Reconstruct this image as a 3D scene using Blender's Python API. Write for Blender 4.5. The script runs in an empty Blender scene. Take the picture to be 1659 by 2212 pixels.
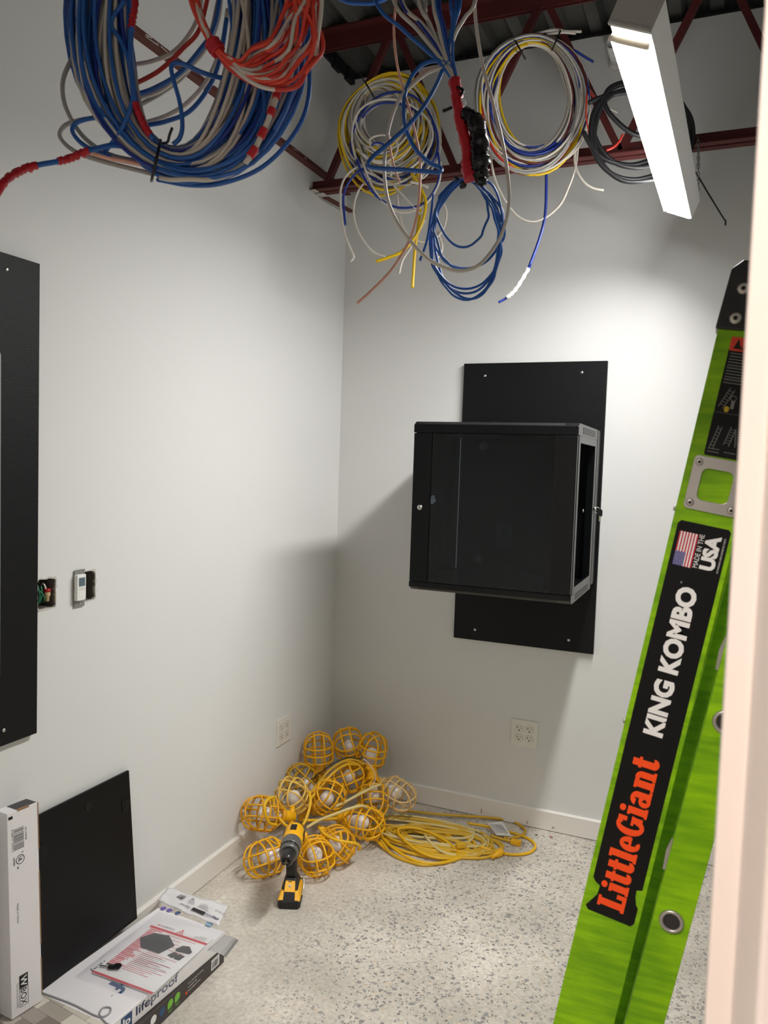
import bpy, math, random
import numpy as np
from mathutils import Vector, Matrix

random.seed(11)
rng = np.random.default_rng(5)
sc = bpy.context.scene
col = sc.collection

# ------------------------------------------------------------------ camera
CAM = np.array([1.7065, -3.4407, 1.6])
FPX, IW, IH = 1695.18, 1659, 2212
_y, _p, _r = (math.radians(a) for a in (23.0045, -3.4737, 1.8982))
FWD = np.array([-math.sin(_y) * math.cos(_p), math.cos(_y) * math.cos(_p), math.sin(_p)])
_rt = np.cross(FWD, [0, 0, 1]); _rt /= np.linalg.norm(_rt)
_up = np.cross(_rt, FWD)
RT = _rt * math.cos(_r) + _up * math.sin(_r)
UP = -_rt * math.sin(_r) + _up * math.cos(_r)
cd = bpy.data.cameras.new('camera')
cam = bpy.data.objects.new('camera', cd)
col.objects.link(cam)
cd.sensor_fit = 'VERTICAL'
cd.sensor_height = 36.0
cd.sensor_width = 27.0
cd.lens = FPX / IH * 36.0
cd.clip_start = 0.02
cd.dof.use_dof = True
cd.dof.focus_distance = 2.6
cd.dof.aperture_fstop = 9.0
m = Matrix.Identity(4)
for i in range(3):
    m[i][0] = RT[i]; m[i][1] = UP[i]; m[i][2] = -FWD[i]; m[i][3] = CAM[i]
cam.matrix_world = m
sc.camera = cam

# ------------------------------------------------------------------ world, light levels, exposure
wd = bpy.data.worlds.new('world'); sc.world = wd
wd.use_nodes = True
wd.node_tree.nodes['Background'].inputs[0].default_value = (0.9, 0.93, 1.0, 1)
wd.node_tree.nodes['Background'].inputs[1].default_value = 0.02
LENS_STRENGTH = 8.0           # glow of the strip light's lens
SKIRT_STRENGTH = 44.0         # side of the lens that has slipped out toward the left wall
LENS_WATTS, LENS_SPREAD = 22.5, 132.0   # light the prismatic lens sends down
HALL_STRENGTH = 94.0          # warm ceiling panel in the hall behind the camera
sc.view_settings.view_transform = 'Standard'
sc.view_settings.look = 'None'
sc.view_settings.gamma = 1.0
sc.view_settings.use_curve_mapping = False
sc.view_settings.exposure = 0.06


# ------------------------------------------------------------------ helpers: from a measured image point to a place in the room
def ray(px, py):
    return FWD + RT * ((px - IW / 2) / FPX) + UP * ((IH / 2 - py) / FPX)
def at(px, py, d):
    return CAM + ray(px, py) * d
def onX(px, py, v):
    q = ray(px, py); return CAM + q * ((v - CAM[0]) / q[0])
def onY(px, py, v):
    q = ray(px, py); return CAM + q * ((v - CAM[1]) / q[1])
def onZ(px, py, v):
    q = ray(px, py); return CAM + q * ((v - CAM[2]) / q[2])


# ------------------------------------------------------------------ helpers: materials
def lin(c):
    o = []
    for v in c[:3]:
        v = v / 255.0
        o.append(v / 12.92 if v <= 0.04045 else ((v + 0.055) / 1.055) ** 2.4)
    return (o[0], o[1], o[2], 1.0)

MATS = {}
def mat(name, c, rough=0.5, metal=0.0, spec=0.5, noise=None, bump=None, coat=0.0, stretch=None, trans=0.0):
    if name in MATS:
        return MATS[name]
    mt = bpy.data.materials.new(name); mt.use_nodes = True
    nt = mt.node_tree; b = nt.nodes['Principled BSDF']
    L = lin(c)
    b.inputs['Base Color'].default_value = L
    b.inputs['Roughness'].default_value = rough
    b.inputs['Metallic'].default_value = metal
    b.inputs['Specular IOR Level'].default_value = spec
    if coat: b.inputs['Coat Weight'].default_value = coat
    if trans: b.inputs['Transmission Weight'].default_value = trans
    tc = nt.nodes.new('ShaderNodeTexCoord')
    src = tc.outputs['Object']
    if stretch:
        mp = nt.nodes.new('ShaderNodeMapping'); mp.inputs['Scale'].default_value = stretch
        nt.links.new(src, mp.inputs['Vector']); src = mp.outputs['Vector']
    if noise:
        n = nt.nodes.new('ShaderNodeTexNoise'); n.inputs['Scale'].default_value = noise[0]; n.inputs['Detail'].default_value = 5
        nt.links.new(src, n.inputs['Vector'])
        r = nt.nodes.new('ShaderNodeMix'); r.data_type = 'RGBA'
        a = noise[1]
        r.inputs['A'].default_value = tuple(max(0, v * (1 - a)) for v in L[:3]) + (1,)
        r.inputs['B'].default_value = tuple(min(1, v * (1 + a)) for v in L[:3]) + (1,)
        nt.links.new(n.outputs['Fac'], r.inputs['Factor'])
        nt.links.new(r.outputs['Result'], b.inputs['Base Color'])
    if bump:
        n2 = nt.nodes.new('ShaderNodeTexNoise'); n2.inputs['Scale'].default_value = bump[0]; n2.inputs['Detail'].default_value = 3
        nt.links.new(src, n2.inputs['Vector'])
        bp = nt.nodes.new('ShaderNodeBump'); bp.inputs['Strength'].default_value = bump[1]; bp.inputs['Distance'].default_value = 0.002
        nt.links.new(n2.outputs['Fac'], bp.inputs['Height']); nt.links.new(bp.outputs['Normal'], b.inputs['Normal'])
    MATS[name] = mt
    return mt

def emit(name, c, s):
    mt = bpy.data.materials.new(name); mt.use_nodes = True
    nt = mt.node_tree; nt.nodes.clear()
    e = nt.nodes.new('ShaderNodeEmission'); o = nt.nodes.new('ShaderNodeOutputMaterial')
    e.inputs[0].default_value = c + (1,); e.inputs[1].default_value = s
    nt.links.new(e.outputs[0], o.inputs[0])
    return mt

def glassy(name, tint, ior=1.45, rough=0.0, body=None, body_fac=0.0):
    """clear or tinted film / pane: transparent with a fresnel gloss, optional diffuse haze"""
    mt = bpy.data.materials.new(name); mt.use_nodes = True
    nt = mt.node_tree; nt.nodes.clear()
    t = nt.nodes.new('ShaderNodeBsdfTransparent'); t.inputs[0].default_value = tint + (1,)
    g = nt.nodes.new('ShaderNodeBsdfGlossy'); g.inputs['Roughness'].default_value = rough
    f = nt.nodes.new('ShaderNodeFresnel'); f.inputs['IOR'].default_value = ior
    mx = nt.nodes.new('ShaderNodeMixShader'); o = nt.nodes.new('ShaderNodeOutputMaterial')
    base = t.outputs[0]
    if body:
        d = nt.nodes.new('ShaderNodeBsdfDiffuse'); d.inputs[0].default_value = lin(body)
        m2 = nt.nodes.new('ShaderNodeMixShader'); m2.inputs[0].default_value = body_fac
        nt.links.new(t.outputs[0], m2.inputs[1]); nt.links.new(d.outputs[0], m2.inputs[2]); base = m2.outputs[0]
    nt.links.new(f.outputs[0], mx.inputs[0]); nt.links.new(base, mx.inputs[1]); nt.links.new(g.outputs[0], mx.inputs[2])
    nt.links.new(mx.outputs[0], o.inputs[0])
    return mt


# ------------------------------------------------------------------ helpers: meshes
def V(a): return np.asarray(a, float)

def smoothpath(P, k=8, closed=False):
    P = [V(p) for p in P]; n = len(P); out = []
    if n < 3 and not closed:
        return np.array(P)
    for i in range(n if closed else n - 1):
        if closed:
            a, b, c, d = P[(i - 1) % n], P[i], P[(i + 1) % n], P[(i + 2) % n]
        else:
            a = P[i - 1] if i else 2 * P[0] - P[1]
            b, c = P[i], P[i + 1]
            d = P[i + 2] if i + 2 < n else 2 * P[-1] - P[-2]
        for j in range(k):
            t = j / k
            out.append(0.5 * (2 * b + (c - a) * t + (2 * a - 5 * b + 4 * c - d) * t * t + (3 * b - a - 3 * c + d) * t ** 3))
    if not closed: out.append(P[-1])
    return np.array(out)

class MB:
    def __init__(s): s.v = []; s.f = []; s.sm = []
    def add(s, vs, fs, smooth=False):
        o = len(s.v); s.v.extend([tuple(map(float, p)) for p in vs])
        s.f.extend([tuple(i + o for i in f) for f in fs]); s.sm.extend([smooth] * len(fs)); return s
    def box(s, a, b):
        x0, y0, z0 = a; x1, y1, z1 = b
        return s.hexa([(x0, y0, z0), (x1, y0, z0), (x1, y1, z0), (x0, y1, z0), (x0, y0, z1), (x1, y0, z1), (x1, y1, z1), (x0, y1, z1)])
    def hexa(s, p):
        return s.add(p, [(0, 3, 2, 1), (4, 5, 6, 7), (0, 1, 5, 4), (1, 2, 6, 5), (2, 3, 7, 6), (3, 0, 4, 7)])
    def obox(s, o, ex, ey, ez, a, b):
        o, ex, ey, ez = V(o), V(ex), V(ey), V(ez)
        q = lambda x, y, z: o + ex * x + ey * y + ez * z
        x0, y0, z0 = a; x1, y1, z1 = b
        return s.hexa([q(x0, y0, z0), q(x1, y0, z0), q(x1, y1, z0), q(x0, y1, z0), q(x0, y0, z1), q(x1, y0, z1), q(x1, y1, z1), q(x0, y1, z1)])
    def prism(s, poly, o, ex, ey, ez, h0, h1, smooth=False):
        """polygon in the ex/ey plane pushed from h0 to h1 along ez"""
        o, ex, ey, ez = V(o), V(ex), V(ey), V(ez); n = len(poly)
        vs = [o + ex * x + ey * y + ez * h0 for x, y in poly] + [o + ex * x + ey * y + ez * h1 for x, y in poly]
        s.add(vs, [tuple(reversed(range(n))), tuple(range(n, 2 * n))])
        k = len(s.v) - 2 * n
        for i in range(n):
            j = (i + 1) % n
            s.f.append((k + i, k + j, k + n + j, k + n + i)); s.sm.append(smooth)
        return s
    def frame(s, outer, inner, o, ex, ey, ez, h0, h1):
        """plate with a hole: outer and inner loops have the same count"""
        o, ex, ey, ez = V(o), V(ex), V(ey), V(ez); n = len(outer)
        q = lambda p, h: o + ex * p[0] + ey * p[1] + ez * h
        vs = [q(p, h0) for p in outer] + [q(p, h0) for p in inner] + [q(p, h1) for p in outer] + [q(p, h1) for p in inner]
        fs = []
        for i in range(n):
            j = (i + 1) % n
            fs += [(i, n + i, n + j, j), (2 * n + i, 2 * n + j, 3 * n + j, 3 * n + i), (i, j, 2 * n + j, 2 * n + i), (n + i, 3 * n + i, 3 * n + j, n + j)]
        return s.add(vs, fs)
    def tube(s, P, r, n=6, closed=False, caps=True):
        P = np.asarray(P, float); N = len(P)
        if closed: T = np.roll(P, -1, 0) - np.roll(P, 1, 0)
        else: T = np.gradient(P, axis=0)
        T /= np.maximum(np.linalg.norm(T, axis=1), 1e-9)[:, None]
        a = np.array([0, 0, 1.0]) if abs(T[0][2]) < 0.9 else np.array([1.0, 0, 0])
        u = np.cross(T[0], a); u /= np.linalg.norm(u)
        rr = np.broadcast_to(np.asarray(r, float), (N,))
        ang = np.arange(n) * 2 * math.pi / n; ca, sa = np.cos(ang), np.sin(ang)
        vs = []
        for i in range(N):
            u = u - T[i] * (u @ T[i]); u /= max(np.linalg.norm(u), 1e-9); w = np.cross(T[i], u)
            vs.append(P[i] + rr[i] * (ca[:, None] * u + sa[:, None] * w))
        vs = np.concatenate(vs); fs = []
        for i in range(N if closed else N - 1):
            j = (i + 1) % N
            for k in range(n):
                l = (k + 1) % n
                fs.append((i * n + k, i * n + l, j * n + l, j * n + k))
        s.add(vs, fs, True)
        if caps and not closed:
            o = len(s.v) - len(vs)
            s.f += [tuple(o + k for k in reversed(range(n))), tuple(o + (N - 1) * n + k for k in range(n))]; s.sm += [False, False]
        return s
    def lathe(s, prof, o=(0, 0, 0), ax=(0, 0, 1), n=20, smooth=True):
        o, ax = V(o), V(ax); ax = ax / np.linalg.norm(ax)
        a = np.array([0, 0, 1.0]) if abs(ax[2]) < 0.9 else np.array([1.0, 0, 0])
        u = np.cross(a, ax); u /= np.linalg.norm(u); w = np.cross(ax, u); vs = []; fs = []
        for r, h in prof:
            for k in range(n):
                t = 2 * math.pi * k / n; vs.append(o + ax * h + (u * math.cos(t) + w * math.sin(t)) * r)
        for i in range(len(prof) - 1):
            for k in range(n):
                l = (k + 1) % n; fs.append((i * n + k, i * n + l, (i + 1) * n + l, (i + 1) * n + k))
        s.add(vs, fs, smooth); b = len(s.v) - len(vs)
        s.f += [tuple(b + k for k in reversed(range(n))), tuple(b + (len(prof) - 1) * n + k for k in range(n))]; s.sm += [False, False]
        return s
    def quad(s, a, b, c, d): return s.add([a, b, c, d], [(0, 1, 2, 3)])
    def rot(s, M4):
        s.v = [tuple(M4 @ Vector(p)) for p in s.v]; return s
    def mesh(s, name, off=(0, 0, 0)):
        me = bpy.data.meshes.new(name)
        me.from_pydata([(x - off[0], y - off[1], z - off[2]) for x, y, z in s.v], [], s.f)
        me.polygons.foreach_set('use_smooth', s.sm); me.update(); return me
    def build(s, name, m, parent=None, bevel=0.0, local=False, label=None, seg=2):
        off = (0, 0, 0) if (parent is None or local) else ORG.get(parent.as_pointer(), (0, 0, 0))
        o = bpy.data.objects.new(name, s.mesh(name, off)); col.objects.link(o)
        o.data.materials.append(m)
        if parent is not None:
            o.parent = parent; ORG[o.as_pointer()] = off
        if bevel:
            b = o.modifiers.new('bevel', 'BEVEL'); b.width = bevel; b.segments = seg; b.limit_method = 'ANGLE'; b.angle_limit = math.radians(40)
        if label: o['label'] = label
        return o

ORG = {}
def thing(name, label, cat, loc=(0, 0, 0), group=None, rz=0.0):
    o = bpy.data.objects.new(name, None); col.objects.link(o)
    o.location = [float(q) for q in loc]; o.rotation_euler = (0, 0, rz); o.empty_display_size = 0.05
    o['label'] = label; o['category'] = cat
    if group: o['group'] = group
    ORG[o.as_pointer()] = tuple(float(q) for q in loc)
    return o
def tag(o, label, cat, group=None):
    o['label'] = label; o['category'] = cat
    if group: o['group'] = group
    return o
def struct(o, label, cat):
    o['kind'] = 'structure'; o['label'] = label; o['category'] = cat; return o

def textmesh(body, bold=0.0):
    cu = bpy.data.curves.new('text', 'FONT'); cu.body = body; cu.size = 1.0; cu.offset = bold; cu.resolution_u = 3
    ob = bpy.data.objects.new('text', cu)
    me = bpy.data.meshes.new_from_object(ob)
    vs = np.array([v.co[:] for v in me.vertices]); fs = [tuple(p.vertices) for p in me.polygons]
    bpy.data.objects.remove(ob); bpy.data.curves.remove(cu); bpy.data.meshes.remove(me)
    return vs, fs
def put_text(mb, body, o, ex, ey, w, h, bold=0.0, lift=0.0004):
    """flat lettering stretched to w by h with its lower left corner at o, reading along ex, letters upright along ey"""
    vs, fs = textmesh(body, bold)
    if not len(vs): return mb
    lo, hi = vs.min(0), vs.max(0); sx = w / (hi[0] - lo[0]); sy = h / (hi[1] - lo[1])
    ex, ey, o = V(ex), V(ey), V(o); n = np.cross(ex, ey)
    P = [o + ex * ((v[0] - lo[0]) * sx) + ey * ((v[1] - lo[1]) * sy) + n * lift for v in vs]
    return mb.add(P, fs)
def put_rect(mb, o, ex, ey, x0, y0, x1, y1, lift=0.0003):
    o, ex, ey = V(o), V(ex), V(ey); n = np.cross(ex, ey)
    q = lambda x, y: o + ex * x + ey * y + n * lift
    return mb.quad(q(x0, y0), q(x1, y0), q(x1, y1), q(x0, y1))
def put_disc(mb, o, ex, ey, x, y, r, lift=0.0003, n=16, r2=0.0):
    o, ex, ey = V(o), V(ex), V(ey); nn = np.cross(ex, ey)
    ring = lambda q: [o + ex * (x + q * math.cos(t * 2 * math.pi / n)) + ey * (y + q * math.sin(t * 2 * math.pi / n)) + nn * lift for t in range(n)]
    if r2: return mb.add(ring(r) + ring(r2), [(k, (k + 1) % n, n + (k + 1) % n, n + k) for k in range(n)])
    return mb.add(ring(r), [tuple(range(n))])
def barcode(mb, o, ex, ey, w, h, k=26, lift=0.0004):
    rr = random.Random(3); x = 0
    while x < w:
        b = rr.choice((.5, 1, 1, 2)) * w / k / 1.5
        put_rect(mb, o, ex, ey, x, 0, min(w, x + b), h, lift); x += b + rr.choice((.6, 1, 1.5)) * w / k / 1.5
def rrect(x0, y0, x1, y1, r, k=4):
    P = []
    for cx, cy, a0 in ((x1 - r, y1 - r, 0), (x0 + r, y1 - r, 90), (x0 + r, y0 + r, 180), (x1 - r, y0 + r, 270)):
        for j in range(k + 1):
            a = math.radians(a0 + 90 * j / k); P.append((cx + r * math.cos(a), cy + r * math.sin(a)))
    return P
def copytree(o, parent=None, mats=None):
    c = o.copy(); col.objects.link(c)
    if parent is not None: c.parent = parent
    for ch in list(o.children): copytree(ch, c)
    return c

X_, Y_, Z_ = np.eye(3)

# ------------------------------------------------------------------ setting: materials
wall_m = mat('wall_paint', (220, 220, 218), 0.75, spec=0.3, noise=(1.3, 0.02), bump=(160, 0.06))
trim_m = mat('trim_paint', (232, 228, 222), 0.45, noise=(6, 0.03))
jamb_m = mat('jamb_paint', (230, 216, 206), 0.5, noise=(9, 0.02))
red_m = mat('red_primer_steel', (84, 26, 24), 0.65, noise=(14, 0.3))
dred_m = mat('brown_primer_steel', (92, 44, 36), 0.7, noise=(18, 0.35))
plaster_m = mat('bare_plaster', (196, 192, 184), 0.9, noise=(60, 0.2))
black_board = mat('black_painted_plywood', (11, 12, 14), 0.5, spec=0.25, noise=(5, 0.25), bump=(60, 0.25), stretch=(1, 1, 9))
steel_m = mat('screw_steel', (205, 205, 200), 0.3, 1.0)
galv_m = mat('galvanised_steel', (150, 150, 146), 0.5, 0.6, noise=(40, 0.15))
black_tie = mat('black_nylon', (14, 14, 15), 0.4)

def floor_material():
    mt = bpy.data.materials.new('ground_concrete'); mt.use_nodes = True
    nt = mt.node_tree; b = nt.nodes['Principled BSDF']; N = nt.nodes.new; Lk = nt.links.new
    tc = N('ShaderNodeTexCoord')
    def noise(s, d=4):
        n = N('ShaderNodeTexNoise'); n.inputs['Scale'].default_value = s; n.inputs['Detail'].default_value = d; Lk(tc.outputs['Object'], n.inputs['Vector']); return n.outputs['Fac']
    def ramp(x, stops):
        r = N('ShaderNodeValToRGB'); e = r.color_ramp.elements
        e[0].position, e[0].color = stops[0]; e[1].position, e[1].color = stops[1]
        for p, c in stops[2:]:
            q = e.new(p); q.color = c
        Lk(x, r.inputs[0]); return r.outputs['Color']
    def mathn(op, a, v):
        q = N('ShaderNodeMath'); q.operation = op; Lk(a, q.inputs[0])
        if hasattr(v, 'is_output'): Lk(v, q.inputs[1])
        else: q.inputs[1].default_value = v
        return q.outputs[0]
    def mix(f, a, bb):
        q = N('ShaderNodeMix'); q.data_type = 'RGBA'
        for nm, x in (('Factor', f), ('A', a), ('B', bb)):
            if hasattr(x, 'is_output'): Lk(x, q.inputs[nm])
            else: q.inputs[nm].default_value = x
        return q.outputs['Result']
    base = ramp(noise(3.5, 8), [(0.3, lin((190, 184, 172))), (0.7, lin((226, 219, 207)))])
    fine = ramp(noise(70, 6), [(0.35, (0.78, 0.78, 0.78, 1)), (0.65, (1, 1, 1, 1))])
    mul = N('ShaderNodeMix'); mul.data_type = 'RGBA'; mul.blend_type = 'MULTIPLY'; mul.inputs['Factor'].default_value = 1
    Lk(base, mul.inputs['A']); Lk(fine, mul.inputs['B']); c = mul.outputs['Result']
    # where the slab was ground deep enough to show stones
    sx = N('ShaderNodeSeparateXYZ'); Lk(tc.outputs['Object'], sx.inputs[0])
    area = N('ShaderNodeMapRange'); area.inputs['From Min'].default_value = 0.35; area.inputs['From Max'].default_value = 0.75; Lk(sx.outputs['X'], area.inputs['Value'])
    a2 = mathn('ADD', area.outputs[0], mathn('MULTIPLY', mathn('SUBTRACT', noise(2.2, 3), 0.5), 1.6))
    cl = N('ShaderNodeClamp'); Lk(a2, cl.inputs[0])
    for sc_, thr, thr2, colr in ((66, 0.24, 0.17, (112, 112, 110)), (112, 0.26, 0.15, (98, 97, 94)), (90, 0.08, 0.16, (176, 156, 132))):
        dist = N('ShaderNodeVectorMath'); dist.operation = 'ADD'
        vo = N('ShaderNodeTexVoronoi'); vo.inputs['Scale'].default_value = sc_; vo.feature = 'F1'
        ve = N('ShaderNodeTexVoronoi'); ve.inputs['Scale'].default_value = sc_; ve.feature = 'DISTANCE_TO_EDGE'
        nn = N('ShaderNodeTexNoise'); nn.inputs['Scale'].default_value = 40; Lk(tc.outputs['Object'], nn.inputs['Vector'])
        sv = N('ShaderNodeVectorMath'); sv.operation = 'SCALE'; sv.inputs['Scale'].default_value = 0.016; Lk(nn.outputs['Color'], sv.inputs[0])
        Lk(tc.outputs['Object'], dist.inputs[0]); Lk(sv.outputs[0], dist.inputs[1])
        Lk(dist.outputs[0], vo.inputs['Vector']); Lk(dist.outputs[0], ve.inputs['Vector'])
        sep = N('ShaderNodeSeparateColor'); Lk(vo.outputs['Color'], sep.inputs[0])
        pick = mathn('LESS_THAN', sep.outputs[0], thr)
        size = mathn('ADD', mathn('MULTIPLY', sep.outputs[1], 0.16), thr2 - 0.06)
        inside = mathn('GREATER_THAN', ve.outputs['Distance'], size)
        mask = mathn('MULTIPLY', mathn('MULTIPLY', pick, inside), cl.outputs[0])
        var = mix(sep.outputs[2], lin(colr), lin(tuple(min(255, q + 38) for q in colr)))
        c = mix(mathn('MULTIPLY', mask, 0.88), c, var)
    Lk(c, b.inputs['Base Color'])
    rr = ramp(noise(5, 5), [(0.3, (0.38, 0.38, 0.38, 1)), (0.7, (0.62, 0.62, 0.62, 1))])
    Lk(rr, b.inputs['Roughness'])
    bp = N('ShaderNodeBump'); bp.inputs['Strength'].default_value = 0.12; bp.inputs['Distance'].default_value = 0.003
    Lk(noise(45, 6), bp.inputs['Height']); Lk(bp.outputs[0], b.inputs['Normal'])
    return mt
floor_m = floor_material()

def deck_material():
    mt = mat('dark_metal_deck', (92, 92, 88), 0.6, 0.2, noise=(4, 0.6)); return mt

# ------------------------------------------------------------------ setting: room shell
WT = 3.41          # top of the drywall
DK = 3.445         # underside of the roof deck
struct(MB().box((-0.6, -5.7, -0.1), (3.4, 0.12, 0)).build('floor', floor_m), 'ground concrete floor with exposed dark stone chips', 'floor')
HOLES = [(-1.842, -1.776, 1.166, 1.252), (-1.708, -1.623, 1.166, 1.256)]
wl = MB(); ys = [-2.80, -1.842, -1.776, -1.708, -1.623, 0.12]
for i in range(5):
    h = [q for q in HOLES if q[0] == ys[i]]
    if h:
        wl.box((-0.12, ys[i], 0), (0, ys[i + 1], h[0][2])); wl.box((-0.12, ys[i], h[0][3]), (0, ys[i + 1], WT))
    else:
        wl.box((-0.12, ys[i], 0), (0, ys[i + 1], WT))
struct(wl.build('wall_left', wall_m), 'white painted drywall on the left with two cut-outs for switch boxes', 'wall')
struct(MB().box((0, 0, 0), (1.9, 0.12, WT)).build('wall_back', wall_m), 'white painted drywall behind the rack cabinet', 'wall')
struct(MB().box((1.9, -2.80, 0), (2.02, 0.12, WT)).build('wall_right', wall_m), 'white painted drywall on the right behind the ladder', 'wall')
wf = MB().box((-0.6, -3.10, 0), (0.72, -2.80, DK)).box((1.79, -3.10, 0), (3.4, -2.80, DK)).box((0.72, -3.10, 2.26), (1.79, -2.80, DK))
struct(wf.build('wall_front', wall_m), 'white painted wall around the doorway', 'wall')
# door frame: stop, rabbet and face in one pressed profile
pj = [(1.7305, -3.12), (1.7305, -2.94), (1.7165, -2.94), (1.7165, -2.90), (1.7305, -2.90), (1.7305, -2.78), (1.79, -2.78), (1.79, -3.12)]
struct(MB().prism(pj, (0, 0, 0), X_, Y_, Z_, 0, 2.26).build('trim_1', jamb_m, bevel=0.0015), 'cream white door jamb with a narrow stop at the right edge', 'door jamb')
struct(MB().box((0.72, -3.12, 0), (0.78, -2.78, 2.26)).build('trim_2', jamb_m), 'cream white door jamb on the far side of the doorway', 'door jamb')
struct(MB().box((0.78, -3.12, 2.20), (1.7305, -2.78, 2.26)).build('trim_3', jamb_m), 'cream white head of the door frame', 'door head')
# hall behind the camera
struct(MB().box((-0.6, -5.7, 0), (3.4, -5.6, 2.8)).build('wall_hall', wall_m), 'plain wall of the hall behind the doorway', 'wall')
struct(MB().box((-0.7, -5.7, 0), (-0.6, -2.8, 2.8)).build('wall_hall_left', wall_m), 'left wall of the hall', 'wall')
struct(MB().box((3.4, -5.7, 0), (3.5, -2.8, 2.8)).build('wall_hall_right', wall_m), 'right wall of the hall', 'wall')
struct(MB().box((-0.6, -5.7, 2.75), (3.4, -3.10, 2.83)).build('ceiling_hall', wall_m), 'flat white ceiling of the hall', 'ceiling')
# baseboards
def baseboard(name, poly, o, ex, ey, L, lab):
    struct(MB().prism(poly, o, ex, Z_, ey, 0, L).build(name, trim_m), lab, 'baseboard')
bp_ = [(0, 0.003), (0.014, 0.003), (0.014, 0.084), (0.009, 0.089), (0, 0.089)]
baseboard('baseboard_left', bp_, (0, 0, 0), X_, -Y_, 2.8, 'white baseboard along the left wall')
baseboard('baseboard_back', bp_, (0.014, 0, 0), -Y_, X_, 1.886, 'white baseboard along the back wall')
bb = bpy.data.objects['baseboard_back']; scuff = mat('scuff_brown', (176, 160, 140), 0.7)
for px, py, w, h in ((1040, 1752, .006, .022), (1139, 1776, .005, .016), (1195, 1788, .012, .008)):
    q = onY(px, py, -.0142)
    MB().prism([(-w / 2, -h / 2), (w * .4, -h / 2), (w / 2, h * .3), (w * .1, h / 2), (-w * .5, h * .4)], q, X_, Z_, -Y_, 0, .0003).build('scuff_mark', scuff, bb)
# roof deck with ribs running front to back
pf = []; x = -0.14
while x < 2.0:
    pf += [(x, DK), (x + 0.048, DK), (x + 0.066, DK + 0.04), (x + 0.138, DK + 0.04)]; x += 0.156
dk = MB(); n = len(pf)
dk.add([(x, 0.2, z) for x, z in pf] + [(x, -2.8, z) for x, z in pf] + [(x, 0.2, z + .004) for x, z in pf] + [(x, -2.8, z + .004) for x, z in pf],
       [(i, i + 1, n + i + 1, n + i) for i in range(n - 1)] + [(2 * n + i + 1, 2 * n + i, 3 * n + i, 3 * n + i + 1) for i in range(n - 1)])
struct(dk.build('ceiling', deck_material()), 'dark ribbed steel roof deck above the joist', 'ceiling')
# dark sealant between wall head and deck
fo = MB()
for seg in range(40):
    t = seg / 40
    fo.box((0.0, -2.7 + 2.7 * t, WT - 0.01 - 0.02 * random.random()), (0.012 + 0.012 * random.random(), -2.7 + 2.7 * (t + .026), WT + 0.03))
    fo.box((1.9 * t, -0.004 - 0.006 * random.random(), WT - 0.002 * random.random()), (1.9 * (t + 0.026), 0, WT + 0.008))
struct(fo.build('trim_4', mat('black_fire_caulk', (18, 18, 20), 0.7)), 'black sealant along the top of the drywall', 'sealant')

# ------------------------------------------------------------------ steel joist under the deck
JY = -0.33
jo = thing('steel_joist', 'red primed open-web steel joist running under the roof deck', 'joist', (0.0, JY, 2.78))
for sy in (-1, 1):
    y0 = JY + sy * 0.006; y1 = JY + sy * 0.040
    a, b_ = min(y0, y1), max(y0, y1)
    MB().box((0.0, a, 2.78), (1.9, b_, 2.785)).box((0.0, min(y0, y0 + sy * .005), 2.785), (1.9, max(y0, y0 + sy * .005), 2.825)).build('bottom_chord_angle', red_m, jo)
    y1 = JY + sy * 0.055; a, b_ = min(y0, y1), max(y0, y1)
    MB().box((0.0, a, 3.437), (1.9, b_, 3.444)).box((0.0, min(y0, y0 + sy * .006), 3.375), (1.9, max(y0, y0 + sy * .006), 3.437)).build('top_chord_angle', red_m, jo)
webs = [((838, 84), (702, 408)), ((866, 84), (978, 352)), ((1162, 20), (1005, 350)), ((1186, 14), (1327, 303)), ((1508, 0), (1352, 305)), ((1596, -6), (1652, 112))]
for (p, q) in webs:
    A = onY(p[0], p[1], JY); B = onY(q[0], q[1], JY)
    d = B - A; d /= np.linalg.norm(d)
    k = (3.38 - A[2]) / d[2]; A = A + d * k
    k = (2.80 - B[2]) / d[2]; B = B + d * k
    d = B - A; Lw = np.linalg.norm(d); d /= Lw
    sx = np.cross(d, Y_)
    MB().obox(A, sx, Y_, d, (-0.013, -0.013, 0), (0.013, -0.009, Lw)).obox(A, sx, Y_, d, (0.009, -0.009, 0), (0.013, 0.013, Lw)).build('web_member', red_m, jo)
# leftover drywall mud on the chord end
for a_, b2 in (((0.001, -0.372, 2.7785), (0.03, -0.335, 2.7805)), ((0.001, -0.325, 2.7785), (0.045, -0.29, 2.7805))):
    MB().box(a_, b2).build('plaster_smear', plaster_m, jo)
# bridging angle along the left wall
br = thing('bridging_angle', 'brown primed steel angle let into the left wall below the joist', 'steel angle', (0.0, -1.4, 2.87))
MB().box((0.0, -2.75, 2.868), (0.006, -0.02, 2.905)).box((0.006, -2.75, 2.868), (0.03, -0.02, 2.873)).build('angle', dred_m, br)
pz = MB(); rr_ = random.Random(4)
for k in range(46):
    y0 = -1.6 + 0.75 * rr_.random() ** 1.3 if k < 34 else -0.9 + 0.85 * rr_.random()
    z0 = 2.872 + 0.026 * rr_.random(); l = 0.01 + 0.035 * rr_.random(); h = 0.0018 + 0.003 * rr_.random(); s_ = (rr_.random() - .5) * 0.012
    pz.hexa([(.006, y0, z0), (.0072, y0, z0), (.0072, y0 + l, z0 + s_), (.006, y0 + l, z0 + s_), (.006, y0, z0 + h), (.0072, y0, z0 + h), (.0072, y0 + l, z0 + s_ + h), (.006, y0 + l, z0 + s_ + h)])
o = pz.build('plaster_streaks', plaster_m, br); o['kind'] = 'stuff'
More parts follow.
